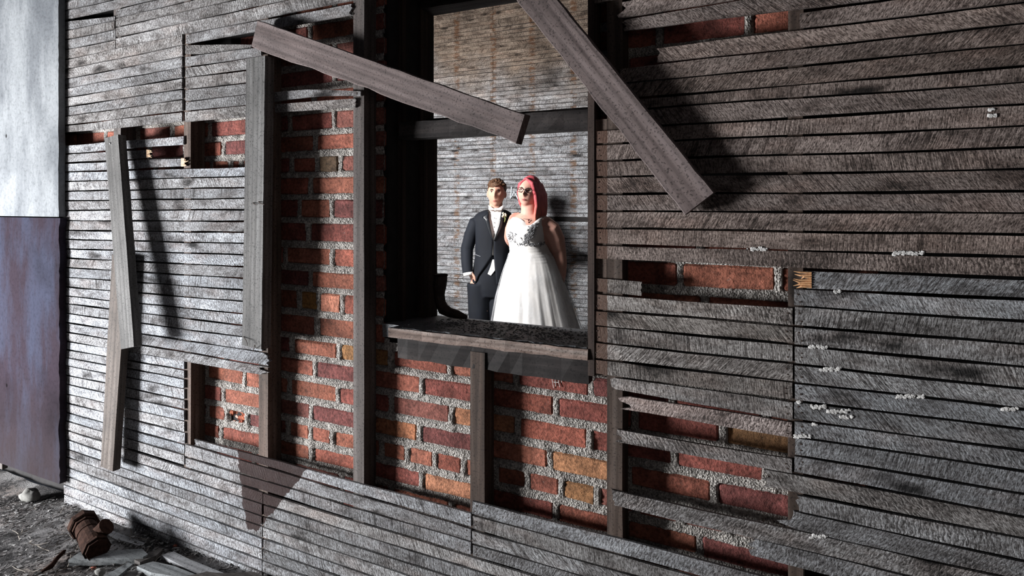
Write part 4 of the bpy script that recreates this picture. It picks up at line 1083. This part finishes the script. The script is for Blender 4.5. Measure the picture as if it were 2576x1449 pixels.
vs, fs = [], []; NA = 160
for py in ys:
    for i in range(NA): vs.append(gown_pt(py, 2*math.pi*i/NA))
for j in range(len(ys)-1):
    for i in range(NA): a = j*NA+i; c = j*NA+(i+1) % NA; fs.append((a, c, c+NA, a+NA))
gw = mobj('gown', vs, fs, GOWN, bride, None, True, False); md = gw.modifiers.new('t', 'SOLIDIFY'); md.thickness = .004; md.offset = 1
# sheer overlay
t = NT('sheer_tulle'); tr = t.n('BsdfTransparent'); v = t.n('TexCoord').outputs['Object']
t.b.inputs['Base Color'].default_value = (.78, .80, .84, 1); mx = t.n('MixShader', i0=t.ramp(t.noise(t.mapping(v, (16, 16, 2.2), rot=(.15, .35, 0)), 1, 3), [(.4, .06), (.68, .42)]))
t.t.links.new(tr.outputs[0], mx.inputs[1]); t.t.links.new(t.b.outputs[0], mx.inputs[2]); t.t.links.new(mx.outputs[0], t.t.nodes['Material Output'].inputs[0])
vs, fs = [], []; ys2 = [636+k*7.5 for k in range(49)]
for py in ys2:
    for i in range(NA): vs.append(gown_pt(py, 2*math.pi*i/NA+.02, .006+.034*max(0, (py-640)/360), .6))
for j in range(len(ys2)-1):
    for i in range(NA): a = j*NA+i; c = j*NA+(i+1) % NA; fs.append((a, c, c+NA, a+NA))
mobj('tulle_overlay', vs, fs, t.m, bride, None, True, False)
# beaded applique
BEAD = plain('silver_beads', (.25, .255, .27), .35, .5, 90, .3, .5, .3)
bd = MB()
for k in range(520):
    if k < 360: s_ = random.random(); px = 1345-24*s_+random.gauss(0, 5); py = 556+50*s_**.8+random.gauss(0, 4)
    elif k < 450: px = random.uniform(1300, 1368); py = 611+random.gauss(0, 2)
    else: px = 1277+random.random()*22; py = 582+random.random()*26
    xl, xr = interp(dr, py, 1), interp(dr, py, 2); cth = (px-(xl+xr)/2)/((xr-xl)/2)
    if abs(cth) > .97 or py < 556: continue
    p = gown_pt(py, -math.acos(cth), .003); r = random.uniform(.002, .005); bd.ell(p, (r*1.2, r*.8, r), 5, 4)
o = bd.build('bead_applique', BEAD, bride); tag(o, 'silver beaded lace on the bodice', kind='stuff')
# necklace
nk = MB(); pts = [b(1331+25*math.cos(a), 538-math.sin(a)*9+4, -.092*abs(math.sin(a))-.012) for a in [math.pi+k*math.pi/12 for k in range(13)]]
nk.tube(pts, .0022, 6); pc = b(1329, 553, -.118)
nk.ell(pc, (.006, .004, .008), 8, 6); nk.ell(pc+Vector((0, -.002, -.016)), (.004, .003, .007), 8, 6)
nk.build('necklace', plain('dark_red_beads', (.09, .02, .02), .3, .3, 60, 0, .5), bride)
